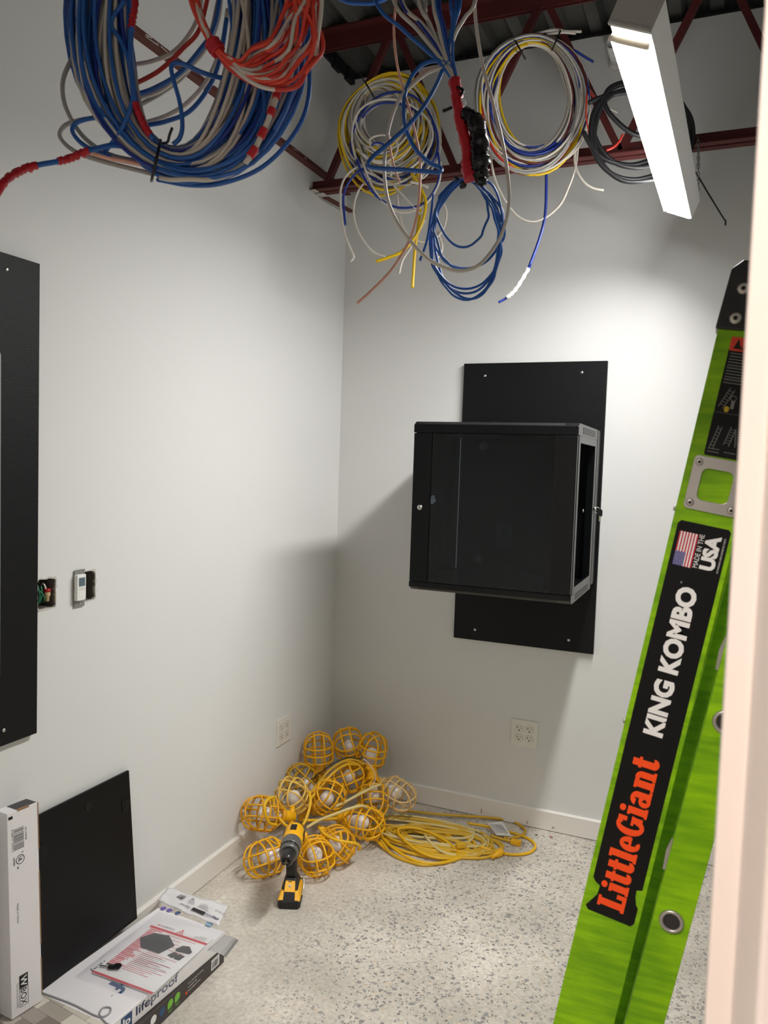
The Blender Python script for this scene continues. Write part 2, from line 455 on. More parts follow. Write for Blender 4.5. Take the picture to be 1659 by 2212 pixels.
MB().obox((0.02, -0.285, 2.770), V((0.05, 0.95, 0.04)) / np.linalg.norm((0.05, 0.95, 0.04)), X_, Z_, (0, 0, 0), (0.25, 0.03, 0.005)).build('angle_end', dred_m, br)

# ------------------------------------------------------------------ strip light (hangs a little rolled on its chains)
FA = V((1.469, -0.30, 2.576)); NA = V((1.426, -1.60, 2.591))
el = NA - FA; LL = np.linalg.norm(el); el /= LL
ew = V((0.923, 0, -0.385)); ew = ew - el * (ew @ el); ew /= np.linalg.norm(ew)
eh = np.cross(ew, el); eh = eh if eh[2] > 0 else -eh
FW, FH = 0.0985, 0.0730
house_m = mat('light_housing', (240, 240, 238), 0.45, noise=(20, 0.03))
sl = thing('strip_light', 'lit white strip light hanging on chains below the joist', 'light', FA)
ob_ = lambda mb, a, b2: mb.obox(FA, ew, el, eh, a, b2)
mb = MB(); ob_(mb, (0, 0, FH - .0015), (FW, LL, FH)); ob_(mb, (0, 0, 0.004), (0.0015, LL, FH)); ob_(mb, (FW - .0015, 0, 0.004), (FW, LL, FH))
mb.build('housing', house_m, sl)
ob_(MB(), (-0.0015, -0.004, -0.001), (FW + .0015, 0.0, FH)).build('end_cap', house_m, sl, bevel=0.001)
mb = MB(); ob_(mb, (-0.001, LL, 0.002), (FW + .001, LL + 0.004, FH)); ob_(mb, (-0.001, LL - 0.006, 0.0), (FW + .001, LL + 0.004, 0.004)); ob_(mb, (FW - .006, LL + .004, .004), (FW - .001, LL + .006, FH)); ob_(mb, (.002, LL + .004, .002), (FW - .002, LL + .006, .008))
mb.build('end_cap', mat('light_end_cap', (188, 186, 180), 0.5), sl, bevel=0.0006)
lens_m = emit('lit_lens', (1.0, 0.985, 0.96), LENS_STRENGTH)
mb = MB(); pl = [(0.002, 0.006), (0.002, 0.0), (0.006, -0.004), (FW - .006, -0.004), (FW - .002, 0.0), (FW - .002, 0.006)]
mb.prism(pl, FA, ew, eh, el, 0.002, LL - 0.055)
mb.build('lens', lens_m, sl)
mb = MB(); mb.prism([(-.0035, -.004), (-.0015, -.004), (-.0015, .020), (-.0035, .020)], FA, ew, eh, el, 0.002, LL - 0.055)
mb.build('lens_skirt', emit('lit_lens_skirt', (1.0, 0.985, 0.96), SKIRT_STRENGTH), sl)
ld = bpy.data.lights.new('strip_light_output', 'AREA'); ld.shape = 'RECTANGLE'; ld.size = FW - 0.012; ld.size_y = LL - 0.06
ld.energy = LENS_WATTS; ld.spread = math.radians(LENS_SPREAD); ld.color = (1.0, 0.985, 0.965)
lo = bpy.data.objects.new('strip_light_output', ld); col.objects.link(lo)
mm = Matrix.Identity(4); pc = FA + ew * FW / 2 + el * (LL - 0.055) / 2 - eh * 0.0055
for i in range(3):
    mm[i][0] = ew[i]; mm[i][1] = np.cross(eh, ew)[i]; mm[i][2] = eh[i]; mm[i][3] = pc[i]
lo.matrix_world = mm
led = MB(); ob_(led, (0.02, LL - 0.055, 0.030), (FW - .02, LL - 0.012, 0.032)); led.build('light_board', emit('lit_board', (1.0, 0.96, 0.9), LENS_STRENGTH * 0.5), sl)
bar = FA + el * (LL - 0.05) - eh * 0.005
MB().tube([bar - ew * 0.004, bar + ew * 0.02, bar + ew * (FW - .012), bar + ew * (FW - .006)], [0.006, 0.0075, 0.0075, 0.006], 10).build('lens_end_roll', mat('lens_plastic', (236, 224, 204), 0.4), sl)
def chain(A, B, r=0.006, w=0.0012):
    A, B = V(A), V(B); d = B - A; L = np.linalg.norm(d); d /= L; mb = MB(); a = np.cross(d, Y_); a /= np.linalg.norm(a); c = np.cross(d, a)
    k = 0; s = 0
    while s < L:
        u = a if k % 2 else c; o = A + d * s
        mb.tube([o + d * r * 1.5 * math.cos(t) + u * r * .75 * math.sin(t) for t in np.linspace(0, 2 * math.pi, 11)[:-1]], w, 4, closed=True); s += r * 2.2; k += 1
    return mb
top_far = FA + ew * FW * .95 + el * 0.06 + eh * FH
chain(top_far, (1.575, -0.365, 2.79)).build('chain', galv_m, sl)
chain((1.572, -0.375, 2.795), (1.578, -0.378, 2.70)).build('chain', galv_m, sl)
top_n = FA + ew * FW * .5 + el * (LL - 0.12) + eh * FH
chain(top_n, (1.50, -1.47, DK)).build('chain', galv_m, sl)
# hall lamp (behind the camera)
hl = thing('ceiling_panel_light', 'warm square panel light in the hall ceiling behind the doorway', 'light', (1.25, -3.9, 2.70))
MB().frame(rrect(0.95, -4.06, 1.55, -3.74, .005, 1), rrect(0.97, -4.04, 1.53, -3.76, .005, 1), (0, 0, 0), X_, Y_, Z_, 2.72, 2.75).build('frame', house_m, hl)
MB().box((0.97, -4.04, 2.73), (1.53, -3.76, 2.745)).build('panel', emit('hall_panel', (1.0, 0.91, 0.86), HALL_STRENGTH), hl)

# ------------------------------------------------------------------ plastic pipe stub in the back wall
p0 = onY(1322, 92, -0.16)
pp = thing('pipe_stub', 'short white plastic pipe sticking out of the back wall above the black coil', 'pipe', (p0[0], 0, p0[2]))
ring = [(0.0235, 0), (0.0235, 0.16), (0.0205, 0.16), (0.0205, 0.02), (0.001, 0.02)]
MB().lathe(ring, (p0[0], 0, p0[2]), -Y_, 24).build('pipe', mat('grey_pvc', (222, 222, 218), 0.5), pp)
MB().lathe([(0.034, 0), (0.034, 0.012), (0.028, 0.02), (0.0238, 0.022)], (p0[0], 0, p0[2]), -Y_, 14).build('plaster_collar', plaster_m, pp)

# ------------------------------------------------------------------ outlets
plate_m = mat('outlet_plastic', (226, 223, 214), 0.35)
slot_m = mat('slot_dark', (22, 18, 16), 0.8)
def outlet(name, lab, c, ex, nrm, w=0.12, h=0.12):
    """double duplex outlet: c = centre on the wall, ex = along the wall, nrm = into the room"""
    c, ex, nrm = V(c), V(ex), V(nrm)
    t = thing(name, lab, 'outlet', c)
    MB().prism(rrect(-w / 2, -h / 2, w / 2, h / 2, 0.003, 2), c, ex, Z_, nrm, 0, 0.006).build('cover_plate', plate_m, t, bevel=0.002)
    for gx in (-0.0235, 0.0235):
        for gz in (-0.0205, 0.0205):
            sh = [(gx + 0.0175 * max(-0.92, min(0.92, math.cos(a))) * 1.0, gz + 0.0165 * max(-0.8, min(0.8, math.sin(a)))) for a in np.linspace(0, 2 * math.pi, 24, endpoint=False)]
            ring = [(gx + (x - gx) * 1.07, gz + (y - gz) * 1.07) for x, y in sh]
            MB().prism(ring, c, ex, Z_, nrm, 0.0058, 0.0063).build('outlet_gap', mat('outlet_gap', (120, 114, 104), 0.8), t)
            f = MB().prism(sh, c, ex, Z_, nrm, 0.006, 0.008).build('outlet_face', plate_m, t)
            s = MB(); o = c + nrm * 0.008
            put_rect(s, o, ex, Z_, gx - .0078, gz - .001, gx - .0056, gz + .008); put_rect(s, o, ex, Z_, gx - .0115, gz + .0025, gx - .0078, gz + .0047)
            put_rect(s, o, ex, Z_, gx + .0056, gz - .001, gx + .0076, gz + .007)
            put_disc(s, o, ex, Z_, gx, gz - .0078, .0032)
            s.build('slots', slot_m, f)
        MB().lathe([(0.0022, 0.0), (0.0022, 0.007), (0.001, 0.0075)], c + ex * gx, nrm, 10).build('screw', plate_m, t)
outlet('wall_outlet', 'white four-socket outlet plate low on the left wall beside the yellow work lights', (0, -0.475, 0.417), Y_, X_)
outlet('wall_outlet', 'white four-socket outlet plate low on the back wall under the black board', (0.966, 0, 0.417), X_, -Y_)

# ------------------------------------------------------------------ switch boxes in the left wall
def lip(seed, y0, y1, z0, z1):
    r = random.Random(seed); o = []; i_ = []
    for k in range(36):
        a = 2 * math.pi * k / 36; c, s = math.cos(a), math.sin(a); q = max(abs(c), abs(s))
        cx, cz, w, h = (y0 + y1) / 2, (z0 + z1) / 2, (y1 - y0) / 2, (z1 - z0) / 2
        u, v = c / q, s / q
        ro = 1.03 + 0.07 * r.random(); ri = 0.93 + 0.055 * r.random()
        o.append((cx + u * (w + .004 * ro * 1.2 * r.random()), cz + v * (h + .004 * ro * r.random()))); i_.append((cx + u * w * ri, cz + v * h * ri))
    return o, i_
box_m = mat('grey_box_steel', (120, 112, 106), 0.6, 0.3, noise=(30, 0.3))
def backbox(t, y0, y1, z0, z1, d=0.055):
    mb = MB(); w = 0.002
    mb.box((-d, y0, z0), (-d + w, y1, z1)).box((-d, y0, z0), (-.004, y0 + w, z1)).box((-d, y1 - w, z0), (-.004, y1, z1)).box((-d, y0, z0), (-.004, y1, z0 + w)).box((-d, y0, z1 - w), (-.004, y1, z1))
    mb.build('box', box_m, t)
y0, y1, z0, z1 = HOLES[0]
t = thing('junction_box', 'open junction box with loose green wires beside the black panel board', 'junction box', (0, (y0 + y1) / 2, z0))
backbox(t, y0, y1, z0, z1)
o_, i_ = lip(3, y0, y1, z0, z1); MB().frame(o_, i_, (0, 0, 0), Y_, Z_, X_, -0.008, 0.0012).build('broken_drywall_edge', plaster_m, t)
gm = mat('green_wire', (26, 104, 74), 0.4); km = mat('black_wire', (20, 20, 22), 0.4); wm_ = mat('white_wire', (222, 216, 204), 0.45)
for k, (m_, pts) in enumerate([(gm, [(-.05, -1.835, 1.24), (-.02, -1.826, 1.235), (-.012, -1.822, 1.20), (-.02, -1.828, 1.18), (-.05, -1.832, 1.176)]),
                               (gm, [(-.05, -1.82, 1.24), (-.02, -1.812, 1.23), (-.012, -1.816, 1.20), (-.018, -1.822, 1.182), (-.05, -1.82, 1.175)]),
                               (gm, [(-.05, -1.826, 1.22), (-.015, -1.818, 1.215), (-.012, -1.806, 1.19), (-.04, -1.81, 1.175)]),
                               (km, [(-.05, -1.80, 1.245), (-.02, -1.826, 1.238), (-.015, -1.837, 1.215), (-.05, -1.838, 1.20)]),
                               (km, [(-.05, -1.79, 1.24), (-.022, -1.806, 1.242), (-.02, -1.815, 1.225), (-.05, -1.81, 1.2)]),
                               (wm_, [(-.05, -1.80, 1.24), (-.018, -1.801, 1.232), (-.014, -1.796, 1.205)])]):
    MB().tube(smoothpath(pts, 6), 0.0026, 6).build('wire', m_, t)
MB().lathe([(0.0092, 0), (0.0092, 0.006), (0.0085, 0.009)], (-.012, -1.795, 1.211), -Z_ * -1, 12).build('wire_connector_cap', mat('red_nut', (178, 32, 36), 0.4), t)
MB().lathe([(0.0085, 0), (0.0085, 0.012), (0.006, 0.014), (0.0055, 0.026), (0.003, 0.028)], (-.012, -1.795, 1.212), -Z_, 12).build('wire_connector', mat('tan_nut', (206, 178, 134), 0.5), t)

y0, y1, z0, z1 = HOLES[1]
t = thing('timer_switch', 'white wall timer with a small grey screen hanging in a rough cut-out', 'timer switch', (0, (y0 + y1) / 2, z0))
backbox(t, y0, y1, z0, z1)
o_, i_ = lip(8, y0, y1, z0, z1); MB().frame(o_, i_, (0, 0, 0), Y_, Z_, X_, -0.008, 0.0012).build('broken_drywall_edge', plaster_m, t)
MB().box((0.004, -1.711, 1.155), (0.006, -1.672, 1.264)).build('mounting_strap', galv_m, t)
for z in (1.162, 1.170, 1.257):
    MB().lathe([(0.003, 0), (0.003, 0.001), (0.0015, 0.002)], (0.006, -1.690, z), X_, 10).build('screw', steel_m, t)
tp = mat('timer_plastic', (236, 236, 230), 0.4)
MB().box((0.006, -1.7135, 1.175), (0.0185, -1.679, 1.251)).build('body', tp, t, bevel=0.002)
MB().box((0.018, -1.7075, 1.217), (0.0190, -1.684, 1.242)).build('screen', mat('timer_screen', (92, 108, 118), 0.25), t)
MB().box((0.018, -1.7070, 1.185), (0.0192, -1.684, 1.202)).build('button', tp, t, bevel=0.0005)
for z in (1.206, 1.211): MB().box((0.018, -1.7070, z), (0.0190, -1.684, z + .0014)).build('slot_line', mat('timer_line', (176, 176, 172), 0.5), t)
MB().box((0.018, -1.6830, 1.178), (0.0192, -1.6810, 1.180)).build('indicator', mat('blue_led', (92, 116, 236), 0.3), t)
MB().tube(smoothpath([(-.05, -1.64, 1.235), (-.03, -1.645, 1.225), (-.02, -1.655, 1.228)], 6), .003, 6).build('wire', mat('dull_yellow_wire', (120, 104, 30), 0.5), t)
MB().tube(smoothpath([(-.05, -1.635, 1.20), (-.03, -1.645, 1.195), (-.02, -1.66, 1.18)], 6), .003, 6).build('wire', gm, t)

# ------------------------------------------------------------------ boards with screws
def screw(t, c, nrm, r=0.0055, washer=0.0):
    c, nrm = V(c), V(nrm)
    mb = MB()
    mb.lathe([(r, 0), (r, 0.0012), (r * .75, 0.003), (r * .3, 0.0036)], c, nrm, 14)
    s = mb.build('screw', steel_m, t)
    a = np.cross(nrm, Z_); d = MB()
    put_rect(d, c + nrm * 0.0034, a, Z_, -r * .4, -r * .09, r * .4, r * .09); put_rect(d, c + nrm * 0.0034, a, Z_, -r * .09, -r * .4, r * .09, r * .4)
    d.build('drive', slot_m, s)
BX0, BX1, BZ0, BZ1 = 0.622, 1.2505, 0.815, 2.065
t = thing('backer_board', 'black painted plywood board screwed to the back wall behind the rack cabinet', 'board', ((BX0 + BX1) / 2, 0, BZ0))
MB().box((BX0, -0.019, BZ0), (BX1, -.0006, BZ1)).build('board', black_board, t, bevel=0.0012)
for c in ((0.722, -.019, 2.009), (1.146, -.019, 2.017), (0.723, -.019, 0.863), (1.144, -.019, 0.865)): screw(t, c, (0, -1, 0), 0.0065)
t = thing('panel_board', 'black painted plywood board on the left wall carrying the grey electrical panel', 'board', (0, -2.17, 0.83))
MB().box((0.0006, -2.49, 0.8305), (0.019, -1.857, 2.1007)).build('board', black_board, t, bevel=0.0012)
for c in ((.019, -1.963, 2.061), (.019, -1.967, 0.872), (.019, -2.40, 2.061), (.019, -2.40, 0.872)): screw(t, c, (1, 0, 0), 0.0055)
t = thing('electrical_panel', 'grey steel electrical panel cover at the left edge on the black board', 'electrical panel', (0.019, -2.17, 1.014))
gp = mat('panel_grey', (150, 156, 154), 0.4, 0.2, noise=(3, 0.04))
MB().prism(rrect(-2.36, 1.014, -1.987, 1.853, 0.012, 4), (0.0, 0, 0), Y_, Z_, X_, 0.0195, 0.031).build('cover', gp, t, bevel=0.004)
MB().prism(rrect(-2.33, 1.08, -2.03, 1.79, 0.006, 3), (0.0, 0, 0), Y_, Z_, X_, 0.031, 0.036).build('door', gp, t, bevel=0.002)
for z in (1.06, 1.14, 1.36, 1.55, 1.735, 1.80): MB().lathe([(0.005, 0), (0.005, .002), (.003, .004)], (0.031, -2.006, z), X_, 12).build('screw', steel_m, t)

# ------------------------------------------------------------------ wall rack cabinet
blk = mat('black_powder_coat', (6, 7, 9), 0.28, spec=0.35, noise=(60, 0.15))
blk2 = mat('black_steel_inside', (9, 9, 11), 0.5)
RX0, RX1, RZ0, RZ1, RF = 0.615, 1.240, 1.115, 1.770, -0.60
t = thing('rack_cabinet', 'black wall-mounted rack cabinet with a dark glass door and no side panel', 'rack cabinet', (0.93, -0.02, RZ0))
def perforated(name):
    mt = mat(name, (13, 14, 17), 0.45); nt = mt.node_tree; b = nt.nodes['Principled BSDF']
    tc = nt.nodes.new('ShaderNodeTexCoord'); vo = nt.nodes.new('ShaderNodeTexVoronoi'); vo.inputs['Scale'].default_value = 120; vo.inputs['Randomness'].default_value = 0.0
    nt.links.new(tc.outputs['Object'], vo.inputs['Vector'])
    lt = nt.nodes.new('ShaderNodeMath'); lt.operation = 'LESS_THAN'; lt.inputs[1].default_value = 0.38; nt.links.new(vo.outputs['Distance'], lt.inputs[0])
    mx = nt.nodes.new('ShaderNodeMix'); mx.data_type = 'RGBA'; mx.inputs['A'].default_value = lin((15, 16, 19)); mx.inputs['B'].default_value = (0.0005, 0.0005, 0.0005, 1)
    nt.links.new(lt.outputs[0], mx.inputs['Factor']); nt.links.new(mx.outputs['Result'], b.inputs['Base Color'])
    ro = nt.nodes.new('ShaderNodeMapRange'); ro.inputs['To Min'].default_value = 0.42; ro.inputs['To Max'].default_value = 1.0
    nt.links.new(lt.outputs[0], ro.inputs['Value']); nt.links.new(ro.outputs[0], b.inputs['Roughness']); return mt
perf = perforated('perforated_black_steel')
SB = -0.132   # back of the swinging body
# top and bottom covers with a slanted, perforated front lip
top = [(RF, 1.727), (RF, 1.757), (RF + .022, RZ1), (SB, RZ1), (SB, 1.727)]
MB().prism(top, (0, 0, 0), Y_, Z_, X_, RX0, RX1).build('top_cover', blk, t, bevel=0.0015)
bot = [(RF, 1.150), (SB, 1.150), (SB, RZ0), (RF + .03, RZ0), (RF, 1.130)]
MB().prism(bot, (0, 0, 0), Y_, Z_, X_, RX0, RX1).build('bottom_cover', blk, t, bevel=0.0015)
e1 = V((0, .022, .013)) / math.hypot(.022, .013)
mb = MB(); put_rect(mb, (RX0, RF, 1.757), X_, e1, .035, .003, RX1 - RX0 - .05, .0235, 0.0006); mb.build('vent_strip', perf, t)
e2 = V((0, -.03, .015)) / math.hypot(.03, .015)
mb = MB(); put_rect(mb, (RX0, RF + .03, RZ0), X_, e2, .035, .004, RX1 - RX0 - .05, .030, 0.0006); mb.build('vent_strip', perf, t)
# frame posts and sides
for (xa, xb) in ((RX1 - .03, RX1), (RX0, RX0 + .03)):
    MB().box((xa, RF + .022, 1.150), (xb, RF + .06, 1.727)).build('front_post', blk, t, bevel=0.002)
    MB().box((xa, SB - .045, 1.150), (xb, SB, 1.727)).build('rear_post', blk, t, bevel=0.002)
MB().box((RX0, RF + .06, 1.150), (RX0 + .002, SB - .045, 1.727)).build('side_panel', blk, t)
for za, zb in ((1.700, 1.727), (1.150, 1.174)):
    MB().box((RX1 - .012, RF + .06, za), (RX1, SB - .045, zb)).build('side_rail', blk, t)
vent = mat('grey_vent_mesh', (84, 84, 84), 0.6)
for za, zb in ((1.735, 1.760), (1.122, 1.144)):
    mb = MB(); put_rect(mb, (RX1, 0, 0), Y_, Z_, -.50, za, -.20, zb, 0.0006); mb.build('side_vent', perf, t)
# wall frame behind the swinging body
MB().box((RX0, SB + .012, RZ0 + .012), (RX0 + .004, -0.0205, RZ1)).box((RX1 - .004, SB + .012, RZ0 + .012), (RX1, -0.0205, RZ1)).box((RX0, SB + .012, RZ1 - .003), (RX1, -0.0205, RZ1)).box((RX0, SB + .012, RZ0 + .012), (RX1, -0.0205, RZ0 + .015)).build('wall_frame', blk, t, bevel=0.001)
MB().box((RX0 + .02, SB, RZ0 + .03), (RX1 - .02, SB + .012, RZ1 - .62)).build('hinge_plate', blk2, t)
# equipment rails inside
for xa in (0.655, 1.118):
    r = MB().box((xa, -.50, 1.153), (xa + .04, -.498, 1.725)).box((xa if xa < 1 else xa + .038, -.50, 1.153), (xa + .002 if xa < 1 else xa + .04, -.44, 1.725)).build('equipment_rail', blk, t)
    h = MB(); z = 1.165
    while z < 1.715:
        put_rect(h, (xa + .02, -.5, z), X_, Z_, -.005, 0, .005, .009); z += .0159
    h.build('square_holes', mat('hole_black', (2, 2, 2), 0.9), r)
# glass door
D0 = RF - 0.002
dr = MB().box((RX0 + .002, D0, 1.152), (0.690, RF + .020, 1.725)).build('door_stile', blk, t, bevel=0.002)
MB().box((1.160, D0, 1.152), (RX1 - .002, RF + .020, 1.725)).build('door_stile', blk, t, bevel=0.002)
MB().box((0.690, D0 + .001, 1.152), (1.160, D0 + .005, 1.725)).build('glass_pane', glassy('smoked_glass', (0.55, 0.62, 0.66), 1.5, 0.0), dr)
MB().lathe([(.0105, 0), (.0105, .004), (.009, .008), (.004, .009)], (0.652, D0, 1.439), -Y_, 20).build('door_lock', steel_m, dr)
MB().box((0.6512, D0 - .0095, 1.436), (0.6528, D0 - .009, 1.442)).build('keyhole', slot_m, dr)
# side lock, screw and keys
MB().lathe([(.006, 0), (.006, .003), (.003, .004)], (RX1 - .01, -.36, 1.447), X_, 12).build('screw', steel_m, t)
lk = MB().lathe([(.0085, 0), (.0085, .006), (.007, .009)], (RX1, -.135, 1.447), X_, 16).build('side_lock', steel_m, t)
MB().tube([(RX1 + .012 + .012 * math.cos(a), -.135 + .002, 1.447 - .006 + .012 * math.sin(a)) for a in np.linspace(0, 2 * math.pi, 17)[:-1]], .0009, 5, closed=True).build('key_ring', steel_m, lk)
for k, (a_, zz) in enumerate(((0.2, 0), (-0.25, -.004))):
    q = V((RX1 + .024, -.135 + .004 * k, 1.444 + zz))
    MB().prism(rrect(-.009, -.026, .011, 0.002, .008, 4), q, V((math.cos(a_), math.sin(a_), 0)), Z_, V((-math.sin(a_), math.cos(a_), 0)), -.0015, .0015).build('key_head', mat('key_plastic', (10, 10, 11), 0.35), lk)
    MB().obox(q, V((math.cos(a_), math.sin(a_), 0)), Z_, V((-math.sin(a_), math.cos(a_), 0)), (-.002, -.048, -.0006), (.005, -.024, .0006)).build('key_blade', steel_m, lk)
# a protective film scrap stuck to the glass and a vent seen through it
mb = MB(); r_ = random.Random(2)
fl = [(0.704 + .012 * math.cos(a) * (0.6 + .5 * r_.random()), 1.470 + .022 * math.sin(a) * (.6 + .5 * r_.random())) for a in np.linspace(0, 2 * math.pi, 13)[:-1]]
mb.prism(fl, (0, D0 - .0008, 0), X_, Z_, Y_, 0, .0005)
mb.build('film_scrap', mat('film_grey', (66, 74, 84), 0.3), dr)
mb = MB()
for k in range(7): put_rect(mb, (0.70 + .006 * k, -.56, 1.1502), X_, Y_, 0, 0, .003, .02, .0004)
mb.build('floor_vent', vent, t)
# fixings on the board seen through the glass
for k, c in enumerate(((0.728, -.0195, 1.697), (0.728, -.0195, 1.187))):
    q = MB().lathe([(.019, 0), (.019, .002)], c, -Y_, 20).lathe([(.006, .002), (.006, .006), (.003, .008)], c, -Y_, 6)
    o = q.build('washer_bolt', mat('zinc_bolt', (120, 122, 124), 0.4, 0.8), t)
ot = thing('cable_plate', 'small black cable plate on the board behind the glass door', 'cable plate', (0.838, -.019, 1.305))
MB().box((0.803, -.0235, 1.248), (0.873, -.019, 1.362)).build('plate', mat('grey_plate', (52, 54, 56), 0.4), ot, bevel=.0015)
MB().lathe([(.009, 0), (.009, .003), (.005, .003)], (0.838, -.0235, 1.305), -Y_, 14).build('cable_bushing', mat('bushing', (16, 16, 17), .5), ot)

# ------------------------------------------------------------------ ladder (closed, leaning to the right wall)
def green_material():
    mt = mat('green_fibreglass', (112, 168, 6), 0.45, spec=0.3)
    nt = mt.node_tree; b = nt.nodes['Principled BSDF']; N = nt.nodes.new; Lk = nt.links.new
    tc = N('ShaderNodeTexCoord')
    mp = N('ShaderNodeMapping'); mp.inputs['Rotation'].default_value = (0, math.radians(38), 0); mp.inputs['Scale'].default_value = (6, 20, 60); Lk(tc.outputs['Object'], mp.inputs['Vector'])
    n1 = N('ShaderNodeTexNoise'); n1.inputs['Scale'].default_value = 1.6; n1.inputs['Detail'].default_value = 6; Lk(mp.outputs[0], n1.inputs['Vector'])
    n2 = N('ShaderNodeTexNoise'); n2.inputs['Scale'].default_value = 9; n2.inputs['Detail'].default_value = 4; Lk(tc.outputs['Object'], n2.inputs['Vector'])
    ad = N('ShaderNodeMath'); ad.operation = 'ADD'; Lk(n1.outputs['Fac'], ad.inputs[0]); Lk(n2.outputs['Fac'], ad.inputs[1])
    r = N('ShaderNodeValToRGB'); e = r.color_ramp.elements; e[0].position = 0.38; e[0].color = lin((104, 158, 0)); e[1].position = 0.64; e[1].color = lin((150, 204, 4))
    hf = N('ShaderNodeMath'); hf.operation = 'MULTIPLY'; hf.inputs[1].default_value = 0.5; Lk(ad.outputs[0], hf.inputs[0]); Lk(hf.outputs[0], r.inputs[0])
    Lk(r.outputs['Color'], b.inputs['Base Color']); return mt
green = green_material()
alu = mat('ladder_aluminium', (190, 186, 180), 0.38, 0.9, noise=(25, 0.1))
lab_m = mat('label_black', (8, 8, 9), 0.4, spec=0.25)
white_p = mat('print_white', (238, 238, 236), 0.5); orange_p = mat('print_orange', (255, 78, 2), 0.45)
th_ = math.radians(9.58); LS = V((math.sin(th_), 0, math.cos(th_))); LT = V((math.cos(th_), 0, -math.sin(th_)))
LO = V((1.388, -2.2, 0.0))
ld_ = thing('ladder', 'bright green fibreglass stepladder with a black name label beside the door jamb', 'ladder', (1.46, -1.97, 0))
LWID = 0.47
def rail(t0, t1, s0, s1, yo, sgn, depth, name):
    """C-channel: web at yo, flanges pointing inward (sgn)"""
    mb = MB(); w = 0.0045
    pf = [(t0, 0), (t1, 0), (t1, depth), (t1 - w, depth), (t1 - w, w), (t0 + w, w), (t0 + w, depth), (t0, depth)]
    mb.prism(pf, LO + V((0, yo, 0)), LT, V((0, sgn, 0)), LS, s0, s1)
    return mb.build(name, green, ld_, bevel=0.0012)
r1 = rail(0.0, 0.0885, 0.03, 1.865, 0.0, 1, 0.038, 'rear_rail')
rail(0.0, 0.0885, 0.03, 1.865, LWID, -1, 0.038, 'rear_rail')
# the front section hangs a touch steeper than the rear one
th2 = math.radians(10.25); LS2 = V((math.sin(th2), 0, math.cos(th2))); LT2 = V((math.cos(th2), 0, -math.sin(th2)))
LO2 = LO + LS * 0.7669 + LT * 0.1030 - LS2 * 0.7669
for yo, sgn in ((0.004, 1), (LWID - .004, -1)):
    pf = [(0, 0), (0.0535, 0), (0.0535, .032), (0.049, .032), (0.049, .0045), (.0045, .0045), (.0045, .066), (-.0175, .066), (-.0175, .060), (0, .060)]
    MB().prism(pf, LO2 + V((0, yo, 0)), LT2, V((0, sgn, 0)), LS2, 0.02, 1.80).build('front_rail', green, ld_, bevel=0.001)
for k in range(-2, 3):
    s = 0.9553 + 0.3239 * k; c = LO2 + LS2 * s + LT2 * (0.0262 + .0004 * k) + V((0, .001, 0))
    mb = MB(); dd = [(0.0195 * math.cos(a), 0.0135 * math.sin(a)) for a in np.linspace(0, 2 * math.pi, 20, endpoint=False)]
    mb.prism(dd, c + V((0, 0.0045, 0)), LT, LS, Y_, 0.0, LWID - .009, True); rg = mb.build('rung', alu, ld_)
    MB().prism([(x * 0.9, y * 0.9) for x, y in dd], c, LT, LS, Y_, 0.0025, 0.02).build('rung_bore', mat('rung_inside', (46, 42, 40), 0.7), rg)
    ring = MB(); ring.tube([c + LT * 0.0150 * math.cos(a) + LS * 0.0150 * math.sin(a) + V((0, 0.0015, 0)) for a in np.linspace(0, 2 * math.pi, 28, endpoint=False)], 0.0033, 8, closed=True)
    ring.build('rung_flare', alu, rg)
    MB().prism([(-.004, -0.03), (.002, -0.03), (.002, 0.018), (-.002, 0.022), (-.006, 0.0)], LO2 + LS2 * (s + 0.10) + V((0, 0.012, 0)), LT2, LS2, Y_, 0, 0.006).build('bracket', alu, ld_)
MB().prism([(0.0, 0), (0.088, 0), (0.095, 0.05), (-.006, 0.05)], LO, LT, LS, Y_, -.004, 0.05).build('foot', mat('black_rubber', (16, 16, 17), .7), ld_)
MB().prism([(0.0, 0), (0.088, 0), (0.095, 0.05), (-.006, 0.05)], LO + V((0, LWID - .046, 0)), LT, LS, Y_, 0, 0.05).build('foot', mat('black_rubber', (16, 16, 17)), ld_)
# top caps
capm = mat('cap_black', (13, 13, 17), 0.35)
for yo in (-0.005, LWID - .05):
    cp = MB().prism([(-.004, 1.836), (0.125, 1.842), (0.125, 1.945), (0.012, 1.935), (-.001, 1.922)], LO + V((0, yo, 0)), LT, LS, Y_, 0, 0.055).build('top_cap', capm, ld_, bevel=0.003)
    if yo < 0:
        for (s, tt) in ((1.8954, .0205), (1.8533, .0195)):
            MB().lathe([(.0085, 0), (.0085, .002), (.006, .004), (.003, .0035)], LO + LS * s + LT * tt + V((0, yo, 0)), -Y_, 18).build('rivet', alu, cp)
            MB().lathe([(.003, .0036), (.003, .0042)], LO + LS * s + LT * tt + V((0, yo, 0)), -Y_, 10).build('rivet_core', slot_m, cp)
